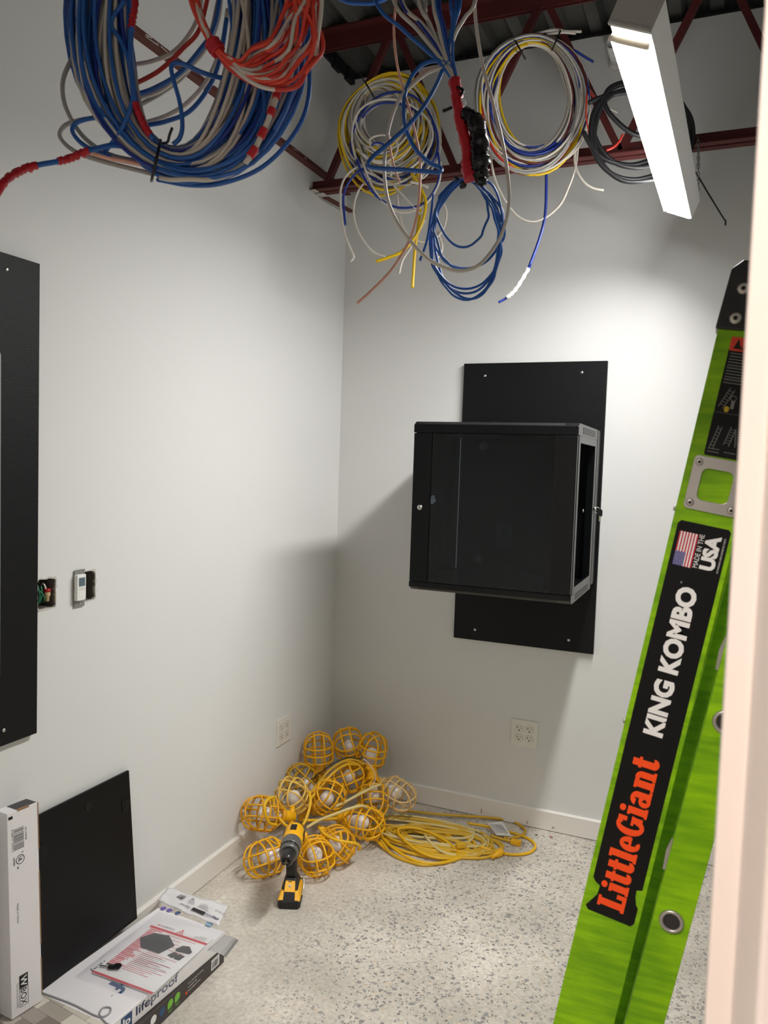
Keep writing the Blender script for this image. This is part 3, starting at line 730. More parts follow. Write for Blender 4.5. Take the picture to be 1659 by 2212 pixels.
# bracket plate with a window
pl_ = MB().frame(rrect(0.0095, 1.575, 0.083, 1.6545, .006, 3), rrect(0.0243, 1.5905, 0.0672, 1.6378, .009, 3), LO, LT, LS, -Y_, 0.0, 0.0035).build('bracket_plate', alu, ld_, bevel=.0008)
for (s, tt) in ((1.6446, .0175), (1.5842, .0177), (1.5842, .0745), (1.6446, .0745)):
    MB().lathe([(.0055, 0), (.0055, .001), (.004, .0025), (.002, .002)], LO + LS * s + LT * tt - V((0, .0035, 0)), -Y_, 16).build('rivet', alu, pl_)
    MB().lathe([(.002, .0022), (.002, .0027)], LO + LS * s + LT * tt - V((0, .0035, 0)), -Y_, 10).build('rivet_core', slot_m, pl_)
for s in (1.23, 1.57): MB().lathe([(.004, 0), (.004, .003), (.002, .004)], LO + LS * s + V((0, .02, 0)), -LT, 10).build('rivet', alu, ld_)
# name label; text runs up the rail, so lettering x = LS, lettering y = -LT
lx, ly = LS, -LT
LPt = lambda s, tt: LO + LS * s + LT * tt
bl = [(0.930, 0.0065), (0.9345, 0.0095), (0.953, 0.0195), (0.968, 0.0205), (0.972, 0.0125), (0.978, 0.0078), (1.551, 0.0078), (1.556, 0.012), (1.556, 0.078), (1.552, 0.0815),
      (0.986, 0.0815), (0.983, 0.0735), (0.972, 0.0742), (0.960, 0.0775), (0.955, 0.0815), (0.930, 0.0815), (0.9235, 0.077), (0.9235, 0.011)]
lb = MB().prism([(s, tt) for s, tt in bl], LO, LS, LT, -Y_, 0, 0.0005).build('name_label', lab_m, ld_)
# slab letters for the maker's name
def arcs(mb, cx, cy, rx, ry, w, a0, a1, q, n=14):
    P = []
    for k in range(n + 1):
        a = math.radians(a0 + (a1 - a0) * k / n); P.append(((cx + rx * math.cos(a), cy + ry * math.sin(a)), (cx + (rx - w) * math.cos(a), cy + (ry - w * .62) * math.sin(a))))
    for k in range(n):
        (a, b), (c, d) = P[k], P[k + 1]; mb.add([q(*a), q(*c), q(*d), q(*b)], [(0, 1, 2, 3)])
def slab(mb, word, o, ex, ey, w, h, lift):
    nrm = np.cross(ex, ey); S = 0.27; SE = 0.105; x = 0.0; items = []
    for ch in word:
        if ch == 'L': items.append((x, [(0, 0, .66, SE * 1.3), (.07, 0, .07 + S, 1), (0, 1 - SE, .42, 1), (.48, 0, .66, .36)], [])); x += .69
        elif ch == 'i': items.append((x, [(0, 0, .38, SE), (.06, 0, .06 + S, .72), (0, .72 - SE, .3, .72)], [(.195, .9, .135, .115, .135, 0, 360)])); x += .40
        elif ch == 'l': items.append((x, [(0, 0, .38, SE), (.06, 0, .06 + S, 1), (0, 1 - SE, .3, 1)], [])); x += .40
        elif ch == 't': items.append((x, [(.06, .12, .06 + S, .94), (0, .72 - SE, .42, .72)], [(.265, .17, .205, .175, .20, 180, 375)])); x += .47
        elif ch == 'e': items.append((x, [(.1, .31, .55, .41)], [(.29, .36, .29, .375, .235, 0, 300)])); x += .60
        elif ch == 'G': items.append((x, [(.40, .40, .76, .50), (.50, .1, .74, .45), (.52, .66, .70, .98)], [(.38, .5, .38, .515, .26, 50, 330)])); x += .80
        elif ch == 'a': items.append((x, [(.32, 0, .56, .55), (.4, 0, .66, SE)], [(.29, .50, .27, .23, .24, 0, 170), (.24, .21, .24, .22, .2, 20, 340)])); x += .68
        elif ch == 'n': items.append((x, [(.05, 0, .05 + S, .72), (0, .72 - SE, .25, .72), (0, 0, .36, SE), (.42, 0, .42 + S - .02, .5), (.38, 0, .74, SE)], [(.44, .49, .23, .24, .24, 0, 150)])); x += .77
    sx = w / x
    for x0, rs, as_ in items:
        lv = [lift]
        def q(a, b): return o + ex * ((x0 + a) * sx) + ey * (b * h) + nrm * lv[0]
        for (a, b, c, d) in rs:
            mb.add([q(a, b), q(c, b), q(c, d), q(a, d)], [(0, 1, 2, 3)]); lv[0] += 0.00012
        for A in as_:
            arcs(mb, *A, q); lv[0] += 0.00012
mb = MB(); slab(mb, 'LittleGiant', LPt(.938, .063), lx, ly, .254, .0408, 0.0009); mb.build('maker_lettering', orange_p, lb)
mb = MB(); put_text(mb, 'KING KOMBO', LPt(1.2272, .0578), lx, ly, .2335, .0295, 0.05, 0.0009); mb.build('model_lettering', white_p, lb)
mb = MB(); put_text(mb, 'USA', LPt(1.4915, .0718), lx, ly, .052, .0215, 0.055, 0.0009); put_text(mb, 'MADE IN THE', LPt(1.4915, .0482), lx, ly, .050, .0068, 0.0, 0.0009)
put_text(mb, 'OF FOREIGN AND DOMESTIC PARTS', LPt(1.4905, .0775), lx, ly, .052, .0024, 0.0, 0.0009); mb.build('origin_lettering', white_p, lb)
mb = MB(); put_text(mb, 'TM', LPt(1.464, .033), lx, ly, .003, .002, 0, .0009); mb.build('small_print', white_p, lb)
fr = MB(); fw_ = MB()
for k in range(13):
    a = 0.0133 + k * (0.0267 / 13); (fr if k % 2 == 0 else fw_).quad(*[LPt(s, tt) - V((0, .0009, 0)) for s, tt in ((1.4895, a), (1.4895, a + .0267 / 13), (1.5405, a + .0267 / 13), (1.5405, a))])
fr.build('flag_red_stripes', mat('flag_red', (190, 26, 52), .5), lb); fw_.build('flag_white_stripes', white_p, lb)
MB().quad(*[LPt(s, tt) - V((0, .0012, 0)) for s, tt in ((1.4895, .0133), (1.4895, .0283), (1.5105, .0283), (1.5105, .0133))]).build('flag_canton', mat('flag_blue', (58, 52, 128), .5), lb)
mb = MB()
for a in range(9):
    for b2 in range(11):
        if (a + b2) % 2 == 0: put_disc(mb, LPt(1.4895, .0283) - V((0, .0013, 0)), lx, ly, .0012 + b2 * .00185, .0012 + a * .00158, .00055, 0.0, 6)
mb.build('flag_stars', white_p, lb)
# warning label
wb = MB().prism(rrect(0.0205, 1.6565, 0.0835, 1.8285, .003, 3), LO, LT, LS, -Y_, 0, 0.0005).build('warning_label', lab_m, ld_)
MB().prism(rrect(0.0205, 1.8085, 0.0835, 1.8285, .003, 3), LO, LT, LS, -Y_, 0.0005, 0.0008).build('warning_header', mat('warning_red', (214, 62, 30), .5), wb)
mb = MB(); put_text(mb, 'WARNING', LPt(1.8195, .042), LT, LS, .036, .0065, 0.02, .0011); put_text(mb, 'ADVERTENCIA', LPt(1.8105, .034), LT, LS, .046, .006, 0.02, .0011)
mb.prism([(.026, 1.812), (.036, 1.812), (.031, 1.826)], LO, LT, LS, -Y_, .0008, .0010); mb.build('warning_lettering', slot_m, wb)
gy = mat('print_grey', (128, 128, 124), .6); mb = MB(); rr_ = random.Random(6)
for k in range(11):
    s = 1.8045 - k * .0042
    put_rect(mb, LPt(s, .0235), LT, LS, 0, 0, .03 + .025 * rr_.random(), .0011, .0008)
    if k in (4, 8): put_rect(mb, LPt(s - .002, .0225), LT, LS, 0, 0, .055, .0003, .0008)
def mini(mb, s, tt, L, w, ang):
    a = math.radians(ang); u = LS * math.cos(a) + LT * math.sin(a); v = LT * math.cos(a) - LS * math.sin(a); o = LPt(s, tt)
    for q in (-w, w): put_rect(mb, o + v * q, v, u, -.0005, 0, .0005, L, .0008)
    for j in range(1, 7): put_rect(mb, o, v, u, -w, L * j / 7, w, L * j / 7 + .0007, .0008)
mini(mb, 1.727, .028, .030, .0035, 20); mini(mb, 1.667, .028, .034, .0025, 10); mini(mb, 1.674, .047, .028, .0035, 10); mini(mb, 1.674, .062, .026, .0028, -10); mini(mb, 1.727, .062, .028, .003, 12); mini(mb, 1.665, .07, .026, .0028, 4)
put_disc(mb, LPt(1.742, .042), LT, LS, 0, 0, .0042, .0008, 14, .0034); put_rect(mb, LPt(1.727, .0405), LT, LS, 0, 0, .0045, .012, .0008)
for k in range(3): put_rect(mb, LPt(1.662 + k * .0022, .024 + .022 * (k % 2)), LT, LS, 0, 0, .016, .0009, .0008)
put_rect(mb, LPt(1.7195, .0215), LT, LS, 0, 0, .06, .0004, .0008)
mb.build('pictograms', gy, wb)
MB().prism(rrect(.0330, 1.7215, .0395, 1.7300, .003, 3), LO, LT, LS, -Y_, .0005, .0009).build('yellow_mark', mat('print_yellow', (206, 176, 26), .5), wb)

# ------------------------------------------------------------------ cartons, rack side panel, instruction sheet
card_white = mat('white_card', (236, 233, 234), 0.5, noise=(8, 0.03)); card_brown = mat('brown_card_edge', (150, 116, 84), 0.8)
dk_card = mat('dark_brown_print', (62, 54, 52), 0.5, noise=(25, 0.25)); navy = mat('print_navy', (44, 78, 122), .5); black_p = mat('print_black', (22, 22, 24), .5); grey_p = mat('print_mid_grey', (150, 150, 152), .5)
t = thing('flooring_carton', 'dark brown flooring carton lying on the floor under the white carton', 'carton', (0.2, -1.95, 0))
MB().box((0.055, -2.60, 0.0), (0.340, -1.404, 0.057)).build('carton', dk_card, t, bevel=0.002)
ro = V((0.340, 0, 0)); mb = MB()
put_rect(mb, ro, Y_, Z_, -1.474, .012, -1.432, .046, .0005); mb.build('barcode_label', white_p, t)
mb = MB(); barcode(mb, V((0.340, -1.470, .016)), Y_, Z_, .034, .021, 22, .0008); put_text(mb, '0 18539 10742', V((.34, -1.470, .039)), Y_, Z_, .034, .004, 0, .0008); mb.build('barcode', black_p, t)
mb = MB()
for k, w in enumerate(('Coordinating moulding', 'available @', 'homedepot.com')): put_text(mb, w, V((.34, -1.590, .040 - .011 * k)), Y_, Z_, (.075, .042, .06)[k], .006, .01 * (k == 2), .0005)
mb.build('side_lettering', white_p, t)
mb = MB(); put_rect(mb, V((.34, -1.602, .0165)), Y_, Z_, 0, 0, .008, .008, .0006); mb.build('shop_mark', orange_p, t)
for k, (y, m_) in enumerate(((-1.640, mat('print_green', (120, 190, 60), .5)), (-1.672, mat('print_green', (120, 190, 60))), (-1.708, navy), (-1.745, white_p), (-1.79, white_p), (-1.835, white_p))):
    mb = MB(); put_disc(mb, V((.34, y, .036)), Y_, Z_, 0, 0, .0125, .0005, 18); put_rect(mb, V((.34, y, .036)), Y_, Z_, -.0125, -.0125, 0, 0, .0008) if k < 2 else None
    put_rect(mb, V((.34, y, .016)), Y_, Z_, -.010, 0, .010, .0018, .0005); put_rect(mb, V((.34, y, .011)), Y_, Z_, -.007, 0, .007, .0018, .0005)
    mb.build('feature_icon', m_, t)

wa = math.radians(3.1); cu = V((-math.sin(wa) * -1, math.cos(wa), 0)); cu = V((math.sin(wa), math.cos(wa), 0)); cr = V((math.cos(wa), -math.sin(wa), 0))
WO = V((0.3455, -1.415, 0.0575))          # far right lower corner; cu points to the back wall, cr to the right
t = thing('white_carton', 'white printed flooring carton lying on the dark carton by the left wall', 'carton', (0.2, -1.9, 0.0575))
MB().obox(WO, cr, cu, Z_, (-0.272, -0.99, 0), (0, 0, 0.0525)).build('carton', card_white, t, bevel=0.003)
wt = WO + Z_ * .0525; ws = WO
# printed wood picture near the end
def planks():
    mt = mat('wood_picture', (170, 160, 150), .5); nt = mt.node_tree; b = nt.nodes['Principled BSDF']
    tc = nt.nodes.new('ShaderNodeTexCoord'); br_ = nt.nodes.new('ShaderNodeTexBrick'); br_.inputs['Scale'].default_value = 8; br_.inputs['Mortar Size'].default_value = 0.004
    mp = nt.nodes.new('ShaderNodeMapping'); mp.inputs['Rotation'].default_value = (0, 0, math.radians(8))
    br_.inputs['Color1'].default_value = lin((224, 218, 204)); br_.inputs['Color2'].default_value = lin((126, 112, 104)); br_.inputs['Mortar'].default_value = lin((90, 78, 74))
    br_.inputs['Brick Width'].default_value = 0.75; br_.inputs['Row Height'].default_value = 0.33
    nt.links.new(tc.outputs['Object'], mp.inputs[0]); nt.links.new(mp.outputs[0], br_.inputs['Vector']); nt.links.new(br_.outputs['Color'], b.inputs['Base Color']); return mt
mb = MB(); put_rect(mb, wt, cr, cu, -.270, -.985, -.002, -.478, .0005); mb.build('wood_picture', planks(), t)
mb = MB(); mb.tube(smoothpath([wt + cr * x + cu * y + Z_ * .0012 for x, y in ((-.265, -.476), (-.15, -.468), (-.055, -.470), (-.035, -.452), (-.048, -.430), (-.066, -.440), (-.055, -.462), (-.02, -.476), (-.003, -.478))], 6), .0028, 6)
mb.build('grey_cord_print', grey_p, t)
mb = MB(); put_text(mb, 'of', wt + cr * -.128 + cu * -.288, -cu, cr, .085, .062, 0.015, .0008); mb.build('brand_lettering', navy, t)
mb = MB(); put_text(mb, 'res.', wt + cr * -.185 + cu * -.275, -cu, cr, .055, .020, 0.03, .0008); put_text(mb, 'ranty', wt + cr * -.222 + cu * -.290, -cu, cr, .055, .022, 0.0, .0008); put_text(mb, 'TM', wt + cr * -.085 + cu * -.385, -cu, cr, .008, .004, 0.0, .0008)
mb.build('small_lettering', black_p, t)
mb = MB(); put_text(mb, 'lifeproof', ws + cu * -.385 + Z_ * .012, cu, Z_, .17, .034, 0.012, .0008); mb.build('side_lettering', mat('print_dark_blue', (36, 46, 84), .5), t)
lg = MB(); put_rect(lg, ws + cu * -.440 + Z_ * .006, cu, Z_, 0, 0, .040, .040, .0008); lgo = lg.build('brand_mark', navy, t)
mb = MB(); put_text(mb, 'lp', ws + cu * -.434 + Z_ * .010, cu, Z_, .028, .030, .03, .0012); mb.build('brand_mark_letters', white_p, t)

# upright white box
t = thing('product_box', 'tall narrow white cardboard box standing on end against the left wall', 'box', (0.06, -1.95, 0.1105))
ln = math.radians(2.6); bz = V((-math.sin(ln), 0, math.cos(ln))); bx = V((math.cos(ln), 0.0, math.sin(ln)))
yaw_ = math.radians(-7.5); by = V((-math.sin(yaw_), math.cos(yaw_), 0)); bx = np.cross(by, bz); bx /= np.linalg.norm(bx); bz = np.cross(bx, by)
BO = V((0.0785, -1.990, 0.1105)) ; bw, bh, bd = 0.0905, 0.548, 0.050
BO = BO + Z_ * 0.003
MB().obox(BO, bx, by, bz, (-bd, 0, 0), (0, bw, bh)).build('carton', card_white, t, bevel=0.0015)
mb = MB(); put_rect(mb, BO + bz * bh, -bx, by * -1, 0.003, -bw + .002, bd - .004, -.030, .0006); mb.build('dark_top_print', mat('print_charcoal', (58, 56, 58), .5, noise=(300, .4)), t)
mb = MB(); mb.obox(BO, bx, by, bz, (-.0008, bw - .0015, .02), (.0008, bw + .0012, .12)); mb.obox(BO, bx, by, bz, (-.0008, bw - .0015, .16), (.0008, bw + .0012, .36)); mb.obox(BO, bx, by, bz, (-.0008, bw - .0015, .42), (.0008, bw + .0012, bh)); mb.obox(BO, bx, by, bz, (-.006, .030, bh - .003), (.0009, .064, bh + .0008))
o = mb.build('raw_card_edge', card_brown, t); o['kind'] = 'stuff'
tx, ty = -bz, by      # text reads down the box
Q = lambda u, v: BO + bz * u + by * v
mb = MB(); put_rect(mb, Q(.104, .024), tx, ty, 0, 0, .036, .025, .0006); wm2 = mb.build('dark_mark', black_p, t)
mb = MB(); put_text(mb, 'W', Q(.100, .0275), tx, ty, .028, .018, .02, .0010); mb.build('mark_letter', white_p, t)
mb = MB(); put_text(mb, 'BOX', Q(.066, .0275), tx, ty, .044, .017, .0, .0006)
for a in ((.024, .025), (.0485, .0495)): put_rect(mb, Q(.068, 0), tx, ty, 0, a[0], .049, a[1], .0006)
put_rect(mb, Q(.020, 0), tx, ty, 0, .024, .001, .0495, .0006); mb.build('brand_lettering', black_p, t)
mb = MB(); put_text(mb, 'TECHNOLOGIES', Q(.090, .0155), tx, ty, .068, .0055, 0, .0006); mb.build('sub_lettering', grey_p, t)
mb = MB(); put_text(mb, 'Made in China', Q(.300, .022), tx, ty, .052, .006, 0, .0006); mb.build('origin_lettering', mat('print_dim', (110, 106, 108), .5), t)
mb = MB(); barcode(mb, Q(.500, .017), tx, ty, .056, .030, 30, .0006); put_text(mb, '8 40917 12703 7', Q(.502, .0115), tx, ty, .060, .0045, 0, .0006); put_text(mb, '0E-CWMPMB', Q(.495, .0505), tx, ty, .034, .005, 0, .0006); mb.build('barcode', mat('print_dim', (110, 106, 108)), t)
mb = MB(); put_disc(mb, Q(.415, .035), tx, ty, 0, 0, .0125, .0006, 20, .0108); put_text(mb, 'UL', Q(.422, .030), tx, ty, .013, .010, .03, .0006); put_text(mb, 'c', Q(.434, .040), tx, ty, .004, .004, .02, .0006); put_text(mb, 'us', Q(.398, .026), tx, ty, .006, .004, .02, .0006); put_text(mb, 'LISTED', Q(.426, .015), tx, ty, .022, .0045, .02, .0006); mb.build('approval_mark', black_p, t)
mb = MB(); put_text(mb, 'BOX', BO + bz * (bh - .024) + bx * -.046, bx, bz, .02, .007, .02, .0006) if False else put_rect(mb, Q(bh - .018, .004), ty, -tx, 0, 0, .012, .008, .0006); mb.build('top_mark', black_p, t)

# rack side panel leaning on the wall
t = thing('rack_side_panel', 'black metal side panel of the rack leaning against the left wall', 'side panel', (0.05, -1.67, 0.1105))
pb = V((0.058, -1.868, 0.1115)); pt = V((0.0165, -1.868, 0.593)); pv = pt - pb; PH = np.linalg.norm(pv); pv /= PH; pn = np.cross(Y_, pv); pn = pn if pn[0] > 0 else -pn; PW = 0.386
pblk = mat('panel_black', (7, 7, 8), 0.4, spec=0.22)
MB().obox(pb, Y_, pv, pn, (0, 0, -.010), (PW, PH, 0.0)).build('panel', pblk, t, bevel=0.002)
MB().lathe([(.0135, 0), (.0135, .0012), (.012, .0016)], pb + Y_ * .205 + pv * (PH - .047), pn, 24).build('knockout', mat('panel_black_gloss', (11, 11, 12), .3, spec=.3), t)
for u, v in ((0.006, .085), (0.345, .088)):
    q = MB().obox(pb, Y_, pv, pn, (u, PH - v - .034, 0), (u + .036, PH - v, .0015)).build('latch_recess', mat('latch_black', (12, 12, 13), .4, spec=.25), t)
    MB().obox(pb, Y_, pv, pn, (u + .012, PH - v - .027, .0015), (u + .024, PH - v - .008, .002)).build('latch', mat('hole_black', (2, 2, 2)), q)

# instruction sheet in its clear bag
SZ = 0.1150
c00, c10, c01 = onZ(198, 2100, SZ), onZ(328, 2148, SZ), onZ(335, 1987, SZ)
sx_ = c10 - c00; SW = np.linalg.norm(sx_); sx_ /= SW; sy_ = np.cross(Z_, sx_); SHt = abs((c01 - c00) @ sy_)
t = thing('instruction_sheet', 'white and red printed instruction sheet lying on the white carton', 'sheet', c00)
MB().obox(c00, sx_, sy_, Z_, (0, 0, -.0015), (SW, SHt, 0)).build('paper', mat('paper_white', (236, 234, 232), .6), t)
redp = mat('print_red', (204, 44, 62), .5); rlight = mat('print_pink', (226, 140, 146), .6)
mb = MB(); put_rect(mb, c00, sx_, sy_, 0, SHt * .865, SW, SHt * .90); put_rect(mb, c00, sx_, sy_, 0, 0.0, SW, SHt * .03); put_text(mb, 'AV', c00 + sx_ * SW * .07 + sy_ * SHt * .925, sx_, sy_, SW * .1, SHt * .032, .01)
tri = lambda k: [(SW * .5 - k, SHt * .905 - k * .3), (SW * .5 + k, SHt * .905 - k * .3), (SW * .5, SHt * .905 + k * 1.7)]
mb.frame(tri(.014), tri(.0105), c00, sx_, sy_, Z_, .0003, .0005); put_text(mb, 'A', c00 + sx_ * (SW * .5 - .005) + sy_ * (SHt * .905), sx_, sy_, .01, .010, .02); mb.build('red_print', redp, t)
mb = MB(); put_text(mb, 'ARRO', c00 + sx_ * SW * .175 + sy_ * SHt * .925, sx_, sy_, SW * .2, SHt * .032, 0.0)
for k, w in enumerate(('NAVARRO WALL', 'MOUNT RACK ENCLOSURE', 'ASSEMBLY INSTRUCTIONS')): put_text(mb, w, c00 + sx_ * SW * (.80 - .06 * (k > 0)) + sy_ * SHt * (.96 - .022 * k), sx_, sy_, SW * (.12 + .07 * (k > 0)), SHt * .011)
rr_ = random.Random(9)
for k in range(9): put_rect(mb, c00 + sy_ * SHt * (.46 - k * .022), sx_, sy_, SW * .34, 0, SW * (.6 + .3 * rr_.random()), .0011)
mb.build('grey_print', mat('print_slate', (96, 92, 98), .6), t)
mb = MB()
for k in range(26):
    y = SHt * (.835 - k * .0262)
    put_rect(mb, c00 + sy_ * y, sx_, sy_, SW * .045, 0, SW * (.16 + .17 * rr_.random()), .0048 if k % 3 else .006)
mb.build('pink_text_block', rlight, t)
mb = MB()
for k in range(26):
    y = SHt * (.833 - k * .0262); 
    if k % 2 == 0 or k > 12: put_rect(mb, c00 + sy_ * y, sx_, sy_, SW * (.36 if k < 14 else .3), 0, SW * (.5 + .4 * rr_.random()), .0016)
    put_rect(mb, c00 + sy_ * (y + .001), sx_, sy_, SW * .05, 0, SW * (.12 + .12 * rr_.random()), .0016, .0005)
mb.build('red_text_lines', redp, t)
dp = mat('print_photo_black', (42, 38, 40), .4)
pg = lambda pts: MB().prism([(SW * a, SHt * b2) for a, b2 in pts], c00, sx_, sy_, Z_, .0004, .0007)
pg([(.06, .66), (.17, .80), (.40, .83), (.62, .71), (.54, .53), (.22, .53)]).build('cabinet_picture', dp, t)
pg([(.68, .68), (.72, .75), (.82, .77), (.93, .70), (.92, .66), (.70, .64)]).build('small_picture', dp, t)
pg([(.66, .55), (.70, .62), (.77, .62), (.77, .60), (.80, .62), (.90, .61), (.88, .53), (.79, .53), (.78, .55), (.75, .53)]).build('small_picture', dp, t)
film = glassy('clear_bag', (0.96, 0.965, 0.97), 1.35, 0.12, (236, 238, 240), 0.10)
bt = thing('clear_bag', 'clear plastic bag lying over the instruction sheet', 'bag', c00)
g = MB(); nx, ny = 18, 22; rr_ = np.random.default_rng(3); ph = rr_.random(8) * 6
for j in range(ny + 1):
    for i in range(nx + 1):
        u = -.028 + (SW + .052) * i / nx; v = -.030 + (SHt + .075) * j / ny
        z = .0040 + .0011 * math.sin(u * 60 + ph[0] + v * 22) + .0009 * math.sin(v * 75 + ph[1] - u * 30) + .0006 * math.sin((u + v) * 140 + ph[2])
        if i in (0, nx) or j in (0, ny): z = .0012
        g.v.append(tuple(c00 + sx_ * u + sy_ * v + Z_ * max(.0012, z)))
for j in range(ny):
    for i in range(nx):
        a = j * (nx + 1) + i; g.f.append((a, a + 1, a + nx + 2, a + nx + 1)); g.sm.append(True)
g.build('film', film, bt)
fl = [c00 + sx_ * (SW + .020) + sy_ * (SHt * .80) + Z_ * .001, c00 + sx_ * (SW + .020) + sy_ * (SHt + .03) + Z_ * .001]
e_ = smoothpath([V((0, 0, 0)), V((.03, 0, .002)), V((.050, 0, .001)), V((.066, 0, -.004))], 4)
g = MB()
for p in e_:
    g.v += [tuple(fl[0] + sx_ * p[0] + Z_ * p[2]), tuple(fl[1] + sx_ * p[0] * .8 + Z_ * p[2] * .8)]
for k in range(len(e_) - 1): g.f.append((2 * k, 2 * k + 1, 2 * k + 3, 2 * k + 2)); g.sm.append(True)
g.build('loose_flap', film, bt)
kt = thing('key_pair', 'pair of black-headed keys lying in the clear bag at the sheet corner', 'keys', onZ(240, 2088, SZ + .004))
for k, (px, py, a_) in enumerate(((238, 2088, 18), (250, 2086, 8))):
    q = onZ(px, py, SZ + .0045 + .003 * k); a = math.radians(180 + a_); u = V((math.cos(a), math.sin(a), 0)); v = np.cross(Z_, u)
    MB().prism(rrect(-.017, -.0115, .006, .0115, .009, 5), q, u, v, Z_, -.0015, .0015).build('key_head', mat('key_plastic', (10, 10, 11)), kt, bevel=.0006)
    MB().obox(q, u, v, Z_, (.005, -.003, -.0008), (.030, .003, .0008)).build('key_blade', steel_m, kt)
# crumpled plastic sleeve behind the sheet
PZ = 0.1155
q0, q1, q2, q3 = onZ(340, 1948, PZ), onZ(472, 2004, PZ), onZ(492, 1960, PZ), onZ(362, 1920, PZ)
t = thing('plastic_sleeve', 'crumpled white plastic sleeve printed upside down at the far end of the carton', 'plastic sleeve', q0)
g = MB(); nx, ny = 26, 12; rr_ = np.random.default_rng(8)
hgt = lambda u, v: .0022 + .0016 * math.sin(u * 21 + v * 5) + .0016 * math.sin(u * 9 - v * 13 + 1) + .0025 * abs(math.sin(u * 26 - v * 9)) * max(0, u - .6)
def sl_pt(u, v, up=0.0):
    p = q0 * (1 - u) * (1 - v) + q1 * u * (1 - v) + q2 * u * v + q3 * (1 - u) * v
    return p + Z_ * (hgt(u, v) + .003 + up)
for j in range(ny + 1):
    for i in range(nx + 1): g.v.append(tuple(sl_pt(i / nx, j / ny)))
for j in range(ny):
    for i in range(nx): a = j * (nx + 1) + i; g.f.append((a, a + 1, a + nx + 2, a + nx + 1)); g.sm.append(True)
sv = g.build('sleeve', mat('sleeve_plastic', (222, 221, 222), .25, noise=(40, .05)), t)
so = sv.modifiers.new('thick', 'SOLIDIFY'); so.thickness = .002
sxx = (q1 - q0); SWW = np.linalg.norm(sxx); sxx /= SWW; syy = np.cross(Z_, sxx); SHH = abs((q3 - q0) @ syy); so_ = q0 + Z_ * .0088
mb = MB(); put_text(mb, 'lifeproof', so_ + sxx * SWW * .92 + syy * SHH * .42, -sxx, -syy, SWW * .24, SHH * .20, .015); put_text(mb, 'lifeproof', so_ + sxx * SWW * .46 + syy * SHH * .38, -sxx, -syy, SWW * .16, SHH * .14, .01); mb.build('brand_lettering', mat('print_dark_blue', (36, 46, 84)), t)
mb = MB(); put_rect(mb, so_, sxx, syy, SWW * .50, SHH * .22, SWW * .70, SHH * .40); barcode(mb, so_ + sxx * SWW * .16 + syy * SHH * .55, sxx, syy, SWW * .10, SHH * .32, 20); mb.build('dark_print', black_p, t)
mb = MB()
for k in range(5): put_rect(mb, so_, sxx, syy, SWW * .52, SHH * (.52 + .07 * k), SWW * (.70 - .02 * k), SHH * (.545 + .07 * k)); put_rect(mb, so_, sxx, syy, SWW * .34, SHH * (.62 + .07 * k), SWW * (.45 - .02 * k), SHH * (.645 + .07 * k))
put_text(mb, '1.885 .397 .675', so_ + sxx * SWW * .93 + syy * SHH * .82, -sxx, -syy, SWW * .17, SHH * .12); mb.build('grey_print', grey_p, t)
for k, px in enumerate(((353, 1962), (366, 1966), (384, 1972))):
    q = onZ(px[0], px[1], PZ - .003); mb = MB(); put_disc(mb, q, X_, Y_, 0, 0, .0095, .0, 14)
    o = mb.build('round_icon', mat('print_violet', (112, 96, 176), .5) if k < 2 else mat('print_steel', (82, 100, 140), .5), t)
q = onZ(452, 1996, PZ); MB().prism(rrect(-.012, -.008, .012, .008, .006, 3), q, sxx, syy, Z_, -.002, .0015).build('blue_tab', mat('pale_blue_tab', (150, 186, 214), .4), t)

# ------------------------------------------------------------------ caged work lights heaped in the corner
yel = mat('yellow_plastic', (240, 178, 8), 0.4, noise=(12, 0.08)); pale = mat('faded_yellow_plastic', (236, 196, 96), 0.45, noise=(14, 0.12)); beige = mat('dusty_beige_plastic', (222, 190, 130), 0.5, noise=(14, 0.12))
cord_y = mat('yellow_cord', (226, 176, 14), 0.42, noise=(9, 0.12)); cord_p = mat('dusty_cord', (214, 196, 134), 0.55, noise=(10, 0.15)); cord_m = mat('dull_yellow_cord', (208, 166, 40), 0.45, noise=(9, 0.18))
bulb_m = mat('bulb_white', (236, 233, 228), 0.16, spec=0.6, coat=0.4)
def cage_mesh():
    mb = MB(); w = 0.0040
    prof = [(0.031, 0.0), (0.042, 0.014), (0.0655, 0.044), (0.0665, 0.075), (0.066, 0.110), (0.058, 0.138), (0.040, 0.157), (0.018, 0.165), (0.0, 0.167)]
    for k, of in enumerate((-0.021, 0.021, -0.021, 0.021)):      # two pairs of arches crossing over the dome
        S = [(math.sqrt(r * r - of * of), z) for r, z in prof if r > abs(of) + .004]
        P = [(q, z) for q, z in S] + [(0.0, 0.1645 + .003 * (k > 1))] + [(-q, z) for q, z in reversed(S)]
        mb.tube(smoothpath([(of, q, z) if k < 2 else (q, of, z) for q, z in P], 3), w, 6)
    for r, z in ((0.0655, 0.044), (0.0670, 0.078), (0.0665, 0.110)):
        mb.tube([(r * math.cos(a), r * math.sin(a), z) for a in np.linspace(0, 2 * math.pi, 33)[:-1]], w, 6, closed=True)
    mb.lathe([(0.027, -0.010), (0.034, -0.010), (0.034, 0.004), (0.027, 0.004)], n=20)
    return mb.mesh('cage')
CAGE = cage_mesh()
SOCK = MB().lathe([(0.015, -0.062), (0.021, -0.060), (0.023, -0.030), (0.026, -0.012), (0.026, 0.0), (0.022, 0.001)], n=18).mesh('socket')
BOOT = MB().tube([(-0.042, 0, -0.050), (-0.020, 0, -0.048), (0.020, 0, -0.048), (0.042, 0, -0.050)], [0.0085, 0.0135, 0.0135, 0.0085], 10).mesh('cord_boot')
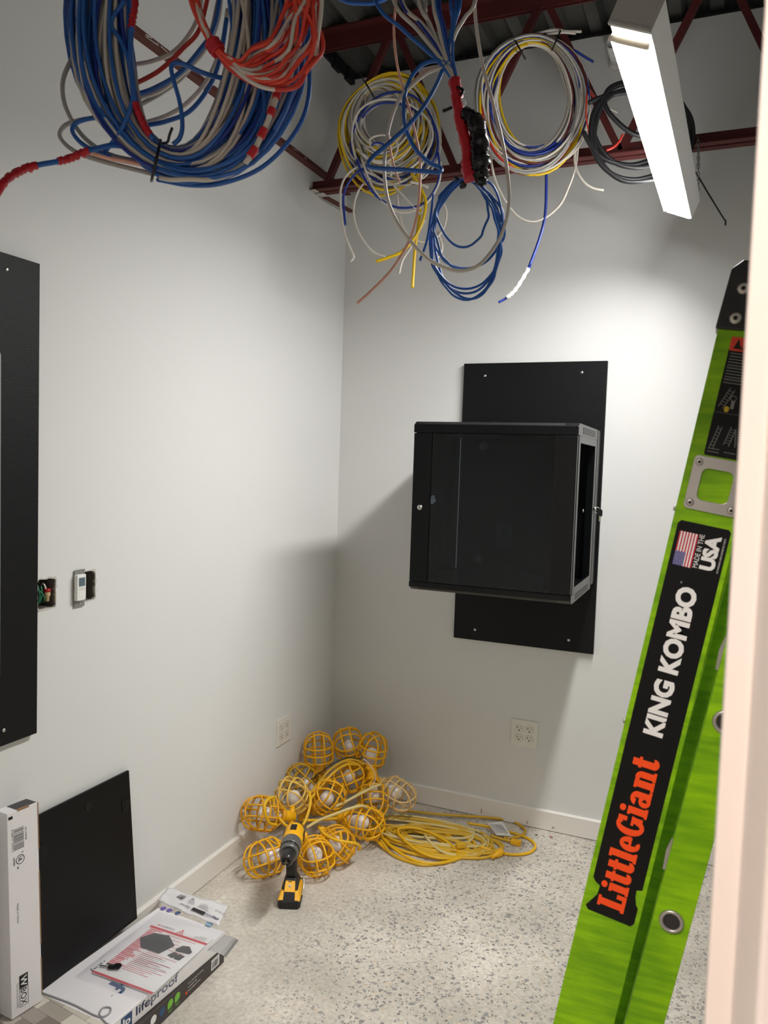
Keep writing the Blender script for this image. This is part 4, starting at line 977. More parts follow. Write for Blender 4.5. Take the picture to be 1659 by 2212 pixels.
BULB = MB().lathe([(0.014, 0.002), (0.0165, 0.010), (0.019, 0.025), (0.026, 0.045), (0.0305, 0.062), (0.0295, 0.078), (0.022, 0.092), (0.010, 0.099), (0.001, 0.101)], n=24).mesh('bulb')
def work_light(lab, px, py, y, d, m_, roll=0.0, bulb=True, dist=None):
    c = onY(px, py, y); ax = V(RT * d[0] + UP * d[1] - FWD * d[2]); ax /= np.linalg.norm(ax)
    t = thing('work_light', lab, 'work light', c - ax * 0.085, 'caged work lights heaped in the corner')
    q = Vector(ax).to_track_quat('Z', 'X'); t.rotation_mode = 'QUATERNION'; t.rotation_quaternion = q @ Matrix.Rotation(roll, 3, 'Z').to_quaternion()
    for nm, me, mm_ in (('cage', CAGE, m_), ('socket', SOCK, yel if m_ is not beige else pale), ('cord_boot', BOOT, yel), ('bulb', BULB, bulb_m)):
        if nm == 'bulb' and not bulb: continue
        o = bpy.data.objects.new(nm, me); col.objects.link(o); o.parent = t
        if not me.materials: me.materials.append(None)
        o.material_slots[0].link = 'OBJECT'; o.material_slots[0].material = mm_
    return t
LIGHTS = [
    ('upright empty yellow cage work light at the top left of the heap', 688, 1622, -.30, (-.02, 1, .06), yel, .2, False),
    ('topmost yellow cage work light tilted toward the room in the wall corner', 753, 1607, -.20, (-.18, .86, .5), yel, .6, True),
    ('yellow cage work light at the top right of the heap', 804, 1622, -.19, (.2, .95, .1), yel, .9, True),
    ('dull yellow cage work light half hidden behind the heap at the left wall', 655, 1688, -.41, (-.6, .6, .1), mat('dull_yellow_plastic', (206, 158, 20), 0.45), .3, True),
    ('pale faded cage work light leaning left above the drill', 632, 1718, -.58, (-.28, .75, .6), pale, .1, True),
    ('yellow cage work light tilted right in the middle of the heap', 710, 1721, -.50, (.5, .65, .58), yel, .75, True),
    ('yellow cage work light pointing straight at the doorway below the black tie', 754, 1678, -.33, (.03, .22, .97), yel, .4, True),
    ('leftmost yellow cage work light resting against the baseboard', 566, 1757, -.765, (-.85, .28, .45), mat('amber_plastic', (226, 164, 16), 0.42), .5, True),
    ('dusty beige cage work light at the right end of the heap', 860, 1716, -.27, (.78, -.28, .55), beige, .2, True),
    ('yellow cage work light hanging nose down beside the beige one', 806, 1727, -.33, (.04, -.62, .6), yel, .6, True),
    ('yellow cage work light lying sideways with its nose to the right', 789, 1777, -.50, (.88, -.03, .45), yel, .3, True),
    ('yellow cage work light lying on the floor left of the drill', 573, 1853, -.885, (-.72, -.02, .62), yel, .55, True),
    ('yellow cage work light lying on the floor right of the drill', 683, 1850, -.80, (.38, -.02, .92), yel, .15, True),
    ('yellow cage work light lying behind the others at the front of the heap', 729, 1826, -.68, (.35, -.02, .75), mat('amber_plastic', (226, 164, 16)), .8, True),
]
for L_ in LIGHTS: work_light(*L_)

# ------------------------------------------------------------------ cords of the light string
def ycord(lab, pts, m_, r=.0062, name='light_cord', k=8):
    P = smoothpath([onY(a, b_, c) for a, b_, c in pts], k); P[:, 2] = np.maximum(P[:, 2], r)
    P[:, 0] = np.maximum(P[:, 0], r + .016)
    o = MB().tube(P, r, 8).build(name, m_)
    return tag(o, lab, 'cord', 'cords of the work light string')
ycord('pale cord running from the beige light down across the heap', [(822, 1694, -.34), (795, 1706, -.40), (765, 1722, -.46), (736, 1737, -.52), (715, 1745, -.55)], cord_p)
ycord('dusty yellow cord arching over the light that lies sideways', [(662, 1788, -.70), (690, 1772, -.66), (728, 1757, -.62), (758, 1746, -.58), (783, 1741, -.52), (802, 1750, -.47)], cord_p)
ycord('yellow cord bending over the middle of the heap toward the corner', [(668, 1716, -.56), (690, 1690, -.48), (712, 1664, -.42), (738, 1647, -.36), (764, 1641, -.31), (785, 1652, -.27)], cord_m)
ycord('yellow cord beside the arching one in the middle of the heap', [(672, 1725, -.57), (698, 1694, -.5), (722, 1668, -.44), (748, 1652, -.38), (770, 1652, -.33)], cord_y)
ycord('bright yellow cord looping round the leftmost light', [(598, 1782, -.80), (582, 1778, -.84), (573, 1758, -.86), (572, 1738, -.85), (580, 1726, -.82), (592, 1722, -.78)], cord_y)
ycord('yellow cord dropping left of the pale cage', [(591, 1725, -.74), (592, 1742, -.75), (600, 1762, -.76), (612, 1778, -.77), (622, 1786, -.76)], cord_y)
ycord('yellow cord dropping right of the pale cage', [(668, 1710, -.60), (671, 1728, -.63), (668, 1748, -.66), (660, 1772, -.70), (654, 1782, -.72)], cord_y)
ycord('yellow cord sagging in front of the sideways light', [(690, 1788, -.70), (702, 1802, -.73), (722, 1813, -.74), (748, 1819, -.72), (768, 1822, -.69), (778, 1830, -.66), (774, 1836, -.66)], cord_y)
ycord('short yellow cord hooking down to the floor before the heap', [(735, 1797, -.70), (738, 1818, -.71), (745, 1838, -.71), (756, 1850, -.70), (761, 1842, -.69)], cord_y)
ycord('yellow cord stub running right from the drill', [(655, 1772, -.70), (680, 1772, -.66), (705, 1770, -.60), (728, 1768, -.56)], cord_y)
ycord('yellow cord dropping from the right top light', [(800, 1690, -.30), (785, 1705, -.36), (770, 1718, -.41), (752, 1730, -.45), (735, 1742, -.50)], cord_m)
ycord('yellow cord behind the top lights by the wall corner', [(655, 1660, -.36), (640, 1672, -.42), (632, 1690, -.46)], cord_m)
# black and white tie round the heap
tie = thing('cable_tie', 'long black and white cable tie pulled across the heap of work lights', 'cable tie', onY(784, 1638, -.42))
MB().tube(smoothpath([onY(*p) for p in ((672, 1684, -.52), (684, 1675, -.5), (705, 1659, -.48), (728, 1645, -.45), (752, 1636, -.43), (770, 1639, -.42), (784, 1638, -.41), (780, 1630, -.40), (774, 1620, -.39))], 6), .0022, 6).build('black_strap', black_tie, tie)
MB().tube(smoothpath([onY(*p) for p in ((784, 1638, -.41), (795, 1648, -.40), (806, 1662, -.39), (811, 1678, -.38), (808, 1690, -.38))], 6), .0022, 6).build('white_strap', mat('white_nylon', (214, 196, 190), .4), tie)

# ------------------------------------------------------------------ extension cord spread over the floor
def cord_path(n, seed, A=(.37, -.36), ang=(-3, 24), Lr=(.40, .66), br=(.05, .13), z0=.0066, zs=.010):
    r = np.random.default_rng(seed); pr = []
    for i in range(n + 1):
        pr.append((A[0] + r.uniform(-.05, .12), A[1] + r.uniform(-.07, .07), r.uniform(*Lr), math.radians(r.uniform(*ang)), r.uniform(*br), z0 + zs * (i % 5) * r.uniform(.5, 1.1)))
    out = []; S = 40
    for i in range(n):
        for j in range(S):
            f = j / S; w = f * f * (3 - 2 * f); ax, ay, L, an, b_, z = [(1 - w) * u + w * v for u, v in zip(pr[i], pr[i + 1])]
            th = 2 * math.pi * f + math.pi
            x = (L / 2) * math.cos(th) + L / 2; y = b_ * math.sin(th) * (1 + .15 * math.sin(2 * th + i)) * (0.80 + 0.20 * x / L)
            out.append((ax + x * math.cos(an) - y * math.sin(an), min(-.022, ay + x * math.sin(an) + y * math.cos(an)), max(z0, z * (1 - .75 * x / L))))
    return np.array(out)
ex = thing('extension_cord', 'long yellow extension cord lying in flattened coils on the floor by the back wall', 'cord', (.65, -.3, 0))
MB().tube(cord_path(9, 21, (.42, -.34), (-10, 26), (.28, .50), (.07, .15)), .0062, 8).build('cord', cord_m, ex)
MB().tube(cord_path(7, 33, (.42, -.38), (-16, 16), (.26, .44), (.07, .14)), .0062, 8).build('cord', cord_y, ex)
MB().tube(cord_path(3, 54, (.40, -.32), (-4, 22), (.30, .50), (.07, .14), .012), .0062, 8).build('dusty_cord', cord_p, ex)
def fcord(pts, m_, nm='cord', z=.0064): MB().tube(smoothpath([onZ(a, b_, z + (c if len(q) > 2 else 0)) for q in pts for a, b_, c in [tuple(q) + (0,) * (3 - len(q))]], 8), .0062, 8).build(nm, m_, ex)
fcord([(880, 1752, .01), (960, 1760, .01), (1040, 1765, .008), (1100, 1772), (1128, 1786), (1134, 1798), (1118, 1808), (1088, 1810)], cord_m)
fcord([(1010, 1778, .02), (1060, 1787, .01), (1110, 1800), (1145, 1814), (1156, 1830), (1140, 1843), (1105, 1846), (1066, 1838), (1035, 1828, .01)], cord_y)
fcord([(800, 1800, .03), (840, 1840), (890, 1862), (945, 1866), (990, 1855), (1010, 1840)], cord_y)
fcord([(822, 1815, .02), (850, 1848), (900, 1866), (930, 1868), (960, 1862)], cord_m)
fcord([(918, 1805, .02), (935, 1825, .015), (960, 1842, .008), (1000, 1850), (1040, 1842), (1055, 1820), (1042, 1800), (1010, 1788, .01)], cord_p, 'dusty_cord')
# plug, connector and tag
P0, P1 = onZ(1104, 1817, .012), onZ(1127, 1822, .012); u = (P1 - P0) / np.linalg.norm(P1 - P0); v = np.cross(Z_, u)
pg_ = MB().obox(P0, u, v, Z_, (0, -.012, -.010), (.038, .012, .010)).build('plug', yel, ex, bevel=.003)
MB().obox(P0, u, v, Z_, (.038, -.013, -.011), (.043, .013, .011)).build('plug_face', yel, pg_)
for s in (-1, 1): MB().obox(P0, u, v, Z_, (.043, s * .0065 - .001, -.003), (.060, s * .0065 + .001, .003)).build('prong', steel_m, pg_)
MB().tube(smoothpath([onZ(1060, 1805, .0064), onZ(1082, 1812, .0064), P0 - u * .005, P0 + u * .002], 6), .0062, 8).build('cord', cord_m, ex)
C0, C1 = onZ(1072, 1846, .014), onZ(1094, 1832, .014); u = (C1 - C0) / np.linalg.norm(C1 - C0)
MB().lathe([(.0075, -.03), (.009, -.005), (.014, 0), (.0165, .018), (.0165, .036), (.014, .038)], C0, u, 16).build('connector', yel, ex)
MB().obox(onZ(1000, 1850, .001), X_, Y_, Z_, (0, -.02, 0), (.03, .008, .01)).build('connector_cap', yel, ex, bevel=.003)
MB().obox(onZ(985, 1832, .02), V((.8, .6, 0)), V((-.6, .8, 0)), Z_, (0, -.012, 0), (.04, .012, .022)).build('connector', cord_m, ex, bevel=.004)
T0 = onZ(1090, 1804, .016); T1 = onZ(1107, 1806, .03); 
tq = [onZ(1073, 1804, .020), onZ(1105, 1806, .018), onZ(1085, 1774, .038), onZ(1054, 1778, .040)]
tgm = MB(); tgm.add(tq + [p + Z_ * .0006 for p in tq], [(0, 1, 2, 3), (7, 6, 5, 4), (0, 4, 5, 1), (1, 5, 6, 2), (2, 6, 7, 3), (3, 7, 4, 0)])
tgo = tgm.build('paper_tag', mat('tag_paper', (216, 214, 208), .6), ex)
tx_ = tq[1] - tq[0]; ty_ = tq[3] - tq[0]; mb = MB(); r_ = random.Random(5)
nn = np.cross(tx_, ty_); nn /= np.linalg.norm(nn)
for k in range(9):
    a = .09 + .095 * k; l = .1 + .1 * r_.random()
    mb.quad(*[tq[0] + tx_ * U + ty_ * W_ + nn * .0010 * (1 if nn[2] > 0 else -1) for U, W_ in ((a, l), (a + .035, l), (a + .035, .93), (a, .93))])
mb.build('tag_print', mat('print_dim', (110, 106, 108)), tgo)
MB().tube(smoothpath([tq[1], onZ(1097, 1814, .012), P0 + Z_ * .006], 5), .0012, 5).build('tag_string', white_p, ex)

# ------------------------------------------------------------------ cordless drill standing on its battery
dl = onZ(628, 1944, 0.0)
dr_ = thing('cordless_drill', 'yellow and black cordless drill standing on its battery in front of the work lights', 'drill', dl, rz=math.radians(201.8))
dy = mat('drill_yellow', (250, 184, 10), 0.38); dk_ = mat('drill_black', (18, 18, 19), 0.5, bump=(300, .15)); dg = mat('drill_grey', (112, 112, 110), 0.35, 0.4); dch = mat('chuck_dark', (62, 60, 60), 0.28, 0.6)
def dpart(mb, name, m_, par=dr_, bevel=0.0): return mb.build(name, m_, par, bevel=bevel, local=True)
pr = lambda poly, x0, x1: MB().prism(poly, (0, 0, 0), Y_, Z_, X_, x0, x1)
dpart(MB().prism([(-.038, -.062), (.038, -.062), (.041, -.05), (.041, .05), (.033, .062), (-.033, .062), (-.041, .05), (-.041, -.05)], (0, 0, 0), X_, Y_, Z_, 0.0, .030), 'battery', dk_, bevel=.004)
bt_ = dpart(MB().hexa([(-.041, -.058, .030), (.041, -.058, .030), (.041, .058, .026), (-.041, .058, .026), (-.030, -.052, .060), (.030, -.052, .060), (.030, .036, .058), (-.030, .036, .058)]), 'battery_top', dy, bevel=.004)
dpart(MB().hexa([(-.021, .040, .034), (.021, .040, .034), (.021, .062, .026), (-.021, .062, .026), (-.019, .036, .056), (.019, .036, .056), (.019, .047, .053), (-.019, .047, .053)]), 'battery_release', dk_, bt_, .003)
for k in range(4): dpart(MB().box((-.026 + .015 * k, .0615, .006), (-.020 + .015 * k, .0628, .018)), 'battery_rib', dk_, bevel=.001)
dpart(MB().hexa([(-.031, -.050, .060), (.031, -.050, .060), (.031, .040, .058), (-.031, .040, .058), (-.020, -.034, .092), (.020, -.034, .092), (.020, .016, .092), (-.020, .016, .092)]), 'handle_foot', dk_, bevel=.005)
yt = dpart(MB().hexa([(-.020, .030, .056), (.020, .030, .056), (.020, .045, .054), (-.020, .045, .054), (-.018, .016, .086), (.018, .016, .086), (.018, .022, .084), (-.018, .022, .084)]), 'foot_panel', dy, bevel=.002)
dpart(MB().lathe([(.005, 0), (.005, .003), (.003, .004)], (0, .031, .070), (0, .85, .5), 14), 'foot_lamp', mat('lamp_clear', (200, 196, 186), .15), yt)
dpart(MB().box((-.006, .0225, .079), (.008, .0245, .083)), 'bit_slot', slot_m, yt)
dpart(MB().hexa([(-.0185, -.030, .090), (.0185, -.030, .090), (.0185, .014, .090), (-.0185, .014, .090), (-.019, -.020, .195), (.019, -.020, .195), (.019, .026, .195), (-.019, .026, .195)]), 'handle', dk_, bevel=.009)
dpart(MB().hexa([(-.008, .022, .150), (.008, .022, .150), (.008, .034, .148), (-.008, .034, .148), (-.008, .026, .182), (.008, .026, .182), (.008, .042, .184), (-.008, .042, .184)]), 'trigger', dk_, bevel=.003)
AX = (0, 1, 0); zc = .222
hs = dpart(MB().lathe([(.020, -.088), (.031, -.084), (.036, -.070), (.037, .010), (.036, .022)], (0, 0, zc), AX, 28), 'motor_housing', dy)
dpart(MB().prism(rrect(-.011, -.052, .011, -.012, .003, 2), (0, 0, zc), X_, Y_, Z_, .034, .0385), 'speed_switch', dk_, hs, .001)
for s in (-1, 1): dpart(MB().box((s * .034 - .004, -.066, zc - .016), (s * .034 + .004, -.030, zc + .010)), 'air_vent', dk_, hs)
dpart(MB().hexa([(-.016, .010, .176), (.020, .010, .176), (.020, .040, .166), (.010, .046, .166), (-.016, .012, .186), (.032, .012, .196), (.034, .052, .198), (.012, .052, .186)]), 'trigger_guard', dy, hs, .003)
gc = dpart(MB().lathe([(.037, .020), (.0375, .026), (.036, .060), (.0345, .066)], (0, 0, zc), AX, 28), 'gearcase', dg)
for a in (50, 130, 230, 310): dpart(MB().lathe([(.003, 0), (.003, .001)], (.028 * math.cos(math.radians(a)), .0662, zc + .028 * math.sin(math.radians(a))), AX, 10), 'screw_hole', slot_m, gc)
cl_ = dpart(MB().lathe([(.0345, .066), (.0345, .078)], (0, 0, zc), AX, 28), 'clutch_scale', dch)
mb = MB()
for k in range(20):
    a = 2 * math.pi * k / 20; mb.obox((.0345 * math.cos(a), .067, zc + .0345 * math.sin(a)), V((math.cos(a), 0, math.sin(a))), AX, V((-math.sin(a), 0, math.cos(a))), (-.001, 0, -.0018), (.0016, .010, .0018))
o = dpart(mb, 'clutch_ribs', dk_, cl_); o['kind'] = 'stuff'
dpart(MB().lathe([(.0345, .078), (.0335, .092), (.029, .096)], (0, 0, zc), AX, 28), 'clutch_collar', dg)
ck = dpart(MB().lathe([(.026, .096), (.0265, .118), (.022, .140), (.0165, .150), (.0125, .151), (.0125, .146), (.004, .146)], (0, 0, zc), AX, 28), 'chuck', dch)
for a in (90, 210, 330): dpart(MB().obox((0, .146, zc), V((math.cos(math.radians(a)), 0, math.sin(math.radians(a)))), AX, V((-math.sin(math.radians(a)), 0, math.cos(math.radians(a)))), (.003, 0, -.003), (.010, .006, .003)), 'jaw', mat('jaw_steel', (90, 88, 86), .35, .9), ck)
mb = MB(); mb.tube([(0, .145, zc), (0, .160, zc), (0, .176, zc - .001), (0, .178, zc - .001)], [.0032, .0030, .0030, .0042], 6)
dpart(mb, 'driver_bit', mat('bit_brass', (212, 196, 158), .3, .9))
mb = MB(); mb.tube(smoothpath([(-.031, -.028, .066), (-.040, -.026, .070), (-.044, -.018, .064), (-.046, .004, .050), (-.045, .018, .036), (-.043, .020, .032)], 5), .0032, 6)
dpart(mb, 'belt_hook', steel_m)

# ------------------------------------------------------------------ bits of debris on the floor
def chip(lab, px, py, w, h, m_, cat='paint chip', seed=1):
    r = random.Random(seed); c = onZ(px, py, 0)
    P = [(w * math.cos(a) * (.75 + .4 * r.random()), h * math.sin(a) * (.75 + .4 * r.random())) for a in np.linspace(0, 2 * math.pi, 12)[:-1]]
    tag(MB().prism(P, c, X_, Y_, Z_, 0.0, .0015).build('floor_debris', m_), lab, cat)
chalk = mat('chalk_white', (226, 226, 212), .8); brick = mat('red_scrap', (158, 52, 52), .7)
chip('large white paint chip on the floor beside the plastic sleeve', 468, 1951, .017, .020, chalk, seed=2)
chip('small white paint chip beside the large one near the sleeve', 484, 1940, .009, .009, chalk, seed=3)
chip('thin red scrap on the floor beside the plastic sleeve', 452, 1945, .008, .004, brick, 'scrap', 4)
chip('small white paint chip on the floor along the left baseboard', 471, 1901, .005, .004, chalk, seed=5)
chip('reddish scrap on the floor by the back baseboard', 1190, 1808, .009, .007, mat('pink_scrap', (176, 106, 104), .7), 'scrap', 6)
chip('tiny dark scrap on the floor right of the cord', 1158, 1804, .006, .004, slot_m, 'scrap', 7)
chip('tiny white crumb on the floor in front of the sleeve', 502, 1989, .004, .003, chalk, 'scrap', 8)

# ------------------------------------------------------------------ cables
blue = mat('blue_cable', (38, 96, 176), 0.4, noise=(7, 0.1)); dblue = mat('dark_blue_cable', (26, 52, 142), 0.4, noise=(7, 0.1)); whit = mat('white_cable', (206, 200, 190), 0.45, noise=(7, 0.06))
greyc = mat('grey_cable', (160, 158, 154), 0.45); redc = mat('red_cable', (196, 54, 44), 0.4); orng = mat('orange_red_cable', (222, 70, 52), 0.4); yelc = mat('yellow_cable', (222, 184, 20), 0.4); blkc = mat('black_cable', (30, 30, 33), 0.45); brnc = mat('maroon_cable', (96, 40, 36), 0.45)
salm = mat('salmon_cable', (238, 176, 154), 0.45, noise=(120, .25)); tape_r = mat('red_tape', (184, 24, 38), 0.38, noise=(50, .15), bump=(90, .5)); tape_k = mat('black_tape', (9, 9, 10), 0.22, bump=(90, .6)); tape_w = mat('white_tape', (228, 228, 226), 0.4, bump=(60, .5))
CN = {'blue': blue, 'dblue': dblue, 'white': whit, 'grey': greyc, 'red': redc, 'orange': orng, 'yellow': yelc, 'black': blkc, 'maroon': brnc}

def coil(t, d, inn, out, cables, r, dz, ties, seed, step=44, wob=0.02, up=None, bias=1.0):
    """hung coil: inn/out = (cx, cy, rx, ry) of the hole and of the outline as measured, d = distance; cables = [(kind, turns), ...]"""
    R = np.random.default_rng(seed)
    nrm = -ray(out[0], out[1]); nrm /= np.linalg.norm(nrm)
    for kind, turns in cables:
        n = int(turns * step); kn = int(turns * 2) + 3
        w_k = R.random(kn) ** bias; z_k = R.uniform(-1, 1, kn); ph = R.random(6) * 6.28; a0 = R.random() * 6.28
        P = []
        for i in range(n + 1):
            th = a0 + 2 * math.pi * i / step; s = (i / step) * 2; k = int(s); f = s - k; f = f * f * (3 - 2 * f)
            w = w_k[k] * (1 - f) + w_k[k + 1] * f; z = z_k[k] * (1 - f) + z_k[k + 1] * f
            w += wob * 2 * math.sin(th * .63 + ph[0]) + wob * math.sin(th * 2.3 + ph[1])
            c = 1.0
            for ta, tw, w0 in ties:
                dd = abs((math.degrees(th) - ta + 180) % 360 - 180)
                if dd < 55:
                    q = 0.5 + 0.5 * math.cos(math.pi * dd / 55); w = w * (1 - q) + (w0 + (w - w0) * tw) * q; z *= (1 - .5 * q)
            cx, cy, rx, ry = [inn[j] + (out[j] - inn[j]) * w for j in range(4)]
            x = cx + rx * math.cos(th) * (1 + wob * .6 * math.sin(3 * th + ph[2])); y = cy - ry * math.sin(th) * (1 + wob * .6 * math.sin(2 * th + ph[3]))
            P.append(at(x, y, d) + nrm * (z * dz))
        MB().tube(np.array(P), r, 6).build(kind + '_cable', CN[kind], t)

def wire(pts, m_, r, name, k=8, t=None, n=6):
    pts = list(pts)
    for e in (0, -1):      # a long lead to the ceiling gets a waypoint so the curve does not overshoot
        if pts[e][1] < -400:
            q = pts[1] if e == 0 else pts[-2]
            w1 = tuple(q[i] * .72 + pts[e][i] * .28 for i in range(3)); w2 = tuple(q[i] * .35 + pts[e][i] * .65 for i in range(3))
            pts = [pts[0], w2, w1] + pts[1:] if e == 0 else pts[:-1] + [w1, w2, pts[-1]]
    P = smoothpath([at(a, b_, c) for a, b_, c in pts], k)
    return MB().tube(P, r, n).build(name, m_, t)
def crumple(mb, a, seed):
    r = np.random.default_rng(seed); mb.v = [tuple(np.array(p) + r.normal(0, a, 3)) for p in mb.v]; return mb
def tie_ring(t, px, py, qx, qy, d, dz, r=.0022, tail=None):
    """strap round a bundle between two measured edges"""
    A, B = at(px, py, d), at(qx, qy, d); c = (A + B) / 2; u = (A - B) / 2; n_ = -ray((px + qx) / 2, (py + qy) / 2); n_ /= np.linalg.norm(n_)
    o = MB().tube([c + u * 1.08 * math.cos(a) + n_ * dz * math.sin(a) for a in np.linspace(0, 2 * math.pi, 25)[:-1]], r, 6, closed=True).build('zip_tie', black_tie, t)
    if tail: MB().tube(smoothpath([at(*p) for p in tail], 5), r * .9, 5).build('tie_tail', black_tie, o)

# --- big blue coil hanging on the left
D1 = 1.36
t = thing('cable_coil', 'large hanging coil of blue and white cables with red strands at the upper left', 'cable coil', at(400, 390, D1))
coil(t, D1, (388, 40, 102, 262), (402, 40, 268, 362), [('blue', 9), ('blue', 9), ('blue', 9), ('white', 7), ('white', 8), ('grey', 7), ('red', 2), ('blue', 9), ('white', 6), ('grey', 5), ('dblue', 8), ('blue', 8), ('red', 1.5), ('white', 5), ('dblue', 6), ('blue', 7)], .0036, .045, [(252, .55, .45)], 4, wob=.022)
coil(t, D1 + .02, (410, 30, 215, 330), (425, 40, 250, 362), [('blue', 4), ('white', 2.5)], .0036, .05, [(250, .5, .4)], 9, wob=.05)
for pts, m_ in (([(290, 140, 1.42), (330, 132, 1.42), (375, 112, 1.42), (412, 70, 1.42), (432, 20, 1.42), (440, -60, 1.42)], whit),
                ([(240, 205, 1.4), (290, 182, 1.4), (345, 152, 1.41), (395, 105, 1.41), (430, 65, 1.41), (450, -10, 1.41)], redc),
                ([(285, 206, 1.41), (330, 192, 1.41), (385, 160, 1.41), (430, 110, 1.41), (462, 60, 1.41), (480, -40, 1.41)], blue),
                ([(290, 215, 1.42), (345, 196, 1.42), (395, 158, 1.42), (440, 112, 1.42), (470, 50, 1.42), (482, -50, 1.42)], whit),
                ([(300, 228, 1.43), (350, 200, 1.43), (400, 160, 1.43), (450, 85, 1.43), (472, 0, 1.43)], greyc),
                ([(312, 272, 1.4), (360, 262, 1.4), (410, 240, 1.4), (450, 190, 1.4), (475, 130, 1.4), (490, 40, 1.4)], blue),
                ([(312, 266, 1.41), (360, 250, 1.41), (405, 222, 1.41), (448, 172, 1.41), (478, 100, 1.41), (492, 20, 1.41)], whit),
                ([(374, 312, 1.33), (388, 298, 1.33), (394, 270, 1.33), (388, 220, 1.33), (374, 170, 1.33), (370, 145, 1.33), (380, 136, 1.33), (400, 140, 1.33), (440, 158, 1.34), (486, 170, 1.36), (530, 176, 1.39)], blue),
                ([(270, 0, 1.33), (240, 50, 1.33), (262, 90, 1.33), (283, 150, 1.33), (288, 200, 1.33), (278, 245, 1.33), (256, 290, 1.34), (225, 330, 1.38)], blue),
                ([(520, 120, 1.33), (560, 170, 1.33), (572, 230, 1.33), (560, 290, 1.33), (530, 335, 1.33)], blue),
                ([(600, 60, 1.34), (628, 120, 1.34), (625, 200, 1.34), (600, 270, 1.34), (560, 330, 1.34)], blue),
                ([(640, 60, 1.36), (668, 150, 1.36), (660, 240, 1.36), (620, 310, 1.36), (560, 365, 1.36), (480, 396, 1.36), (410, 400, 1.37), (340, 388, 1.39)], blue),
                ([(215, 40, 1.39), (172, 100, 1.39), (140, 160, 1.38), (136, 205, 1.38), (150, 250, 1.38), (185, 300, 1.38), (240, 335, 1.38), (320, 352, 1.38)], greyc),
                ([(260, 250, 1.38), (215, 254, 1.38), (172, 260, 1.38), (140, 272, 1.38), (130, 296, 1.38), (160, 326, 1.38), (220, 348, 1.38), (330, 376, 1.38)], greyc),
                ([(270, 262, 1.38), (225, 254, 1.38), (190, 257, 1.37), (162, 268, 1.37), (158, 288, 1.37), (185, 316, 1.37), (240, 340, 1.37)], blue),
                ([(180, 325, 1.37), (230, 340, 1.37), (280, 350, 1.37), (340, 362, 1.37), (420, 372, 1.37)], salm)):
    wire(pts, m_, .0040, 'loose_cable', t=t)
wire([(345, 384, 1.34), (370, 388, 1.33), (410, 387, 1.33), (455, 388, 1.34), (500, 376, 1.36), (545, 350, 1.38)], whit, .004, 'loose_cable', t=t)
tie_ring(t, 346, 306, 328, 388, D1 - .005, .052, .0026, [(352, 310, 1.33), (362, 306, 1.32), (366, 292, 1.31), (372, 276, 1.31)])
# taped lead going off to the left and taped inner lead
tl = [(330, 345, 1.385), (285, 322, 1.37), (245, 314, 1.34), (205, 322, 1.32), (185, 328, 1.31), (150, 342, 1.30), (125, 349, 1.29), (85, 356, 1.27), (50, 366, 1.25), (22, 382, 1.23), (4, 400, 1.21), (-14, 430, 1.2)]
ld1 = wire(tl, blue, .0048, 'taped_lead', t=t)
P = smoothpath([at(*p) for p in tl], 10)
for a_, b_ in ((38, 60), (72, 110)):
    seg = P[a_:b_ + 1]; rr_ = .0062 + .0012 * np.sin(np.arange(len(seg)) * 1.9) * np.random.default_rng(a_).random(len(seg))
    crumple(MB().tube(seg, rr_, 8), .0007, 6).build('red_tape', tape_r, ld1)
P = smoothpath([at(*p) for p in ((296, -40, 1.33), (290, 20, 1.33), (284, 60, 1.33), (282, 130, 1.33), (288, 200, 1.33), (296, 235, 1.33), (312, 272, 1.33), (332, 302, 1.33))], 10)
ld2 = MB().tube(P, .0046, 7).build('taped_lead', blue, t)
for a_, b_ in ((4, 21), (46, 68)): MB().tube(P[a_:b_], .0060 + .001 * np.sin(np.arange(b_ - a_) * 2.1), 8).build('red_tape', tape_r, ld2)
P = smoothpath([at(*p) for p in ((530, 352, 1.31), (548, 325, 1.31), (562, 298, 1.31), (578, 262, 1.31), (592, 225, 1.31), (602, 190, 1.31), (606, 160, 1.31))], 12)
ld3 = MB().tube(P, .0048, 7).build('taped_lead', whit, t)
for a_, b_ in ((6, 16), (24, 32), (40, 46), (52, 66)): MB().tube(P[a_:b_], .0072, 8).build('red_tape', tape_r, ld3)
MB().tube([at(402, -290, D1), at(402, -420, D1 + .1), np.append(at(402, -420, D1 + .1)[:2], DK)], .006, 6).build('hanging_strap', black_tie, t)

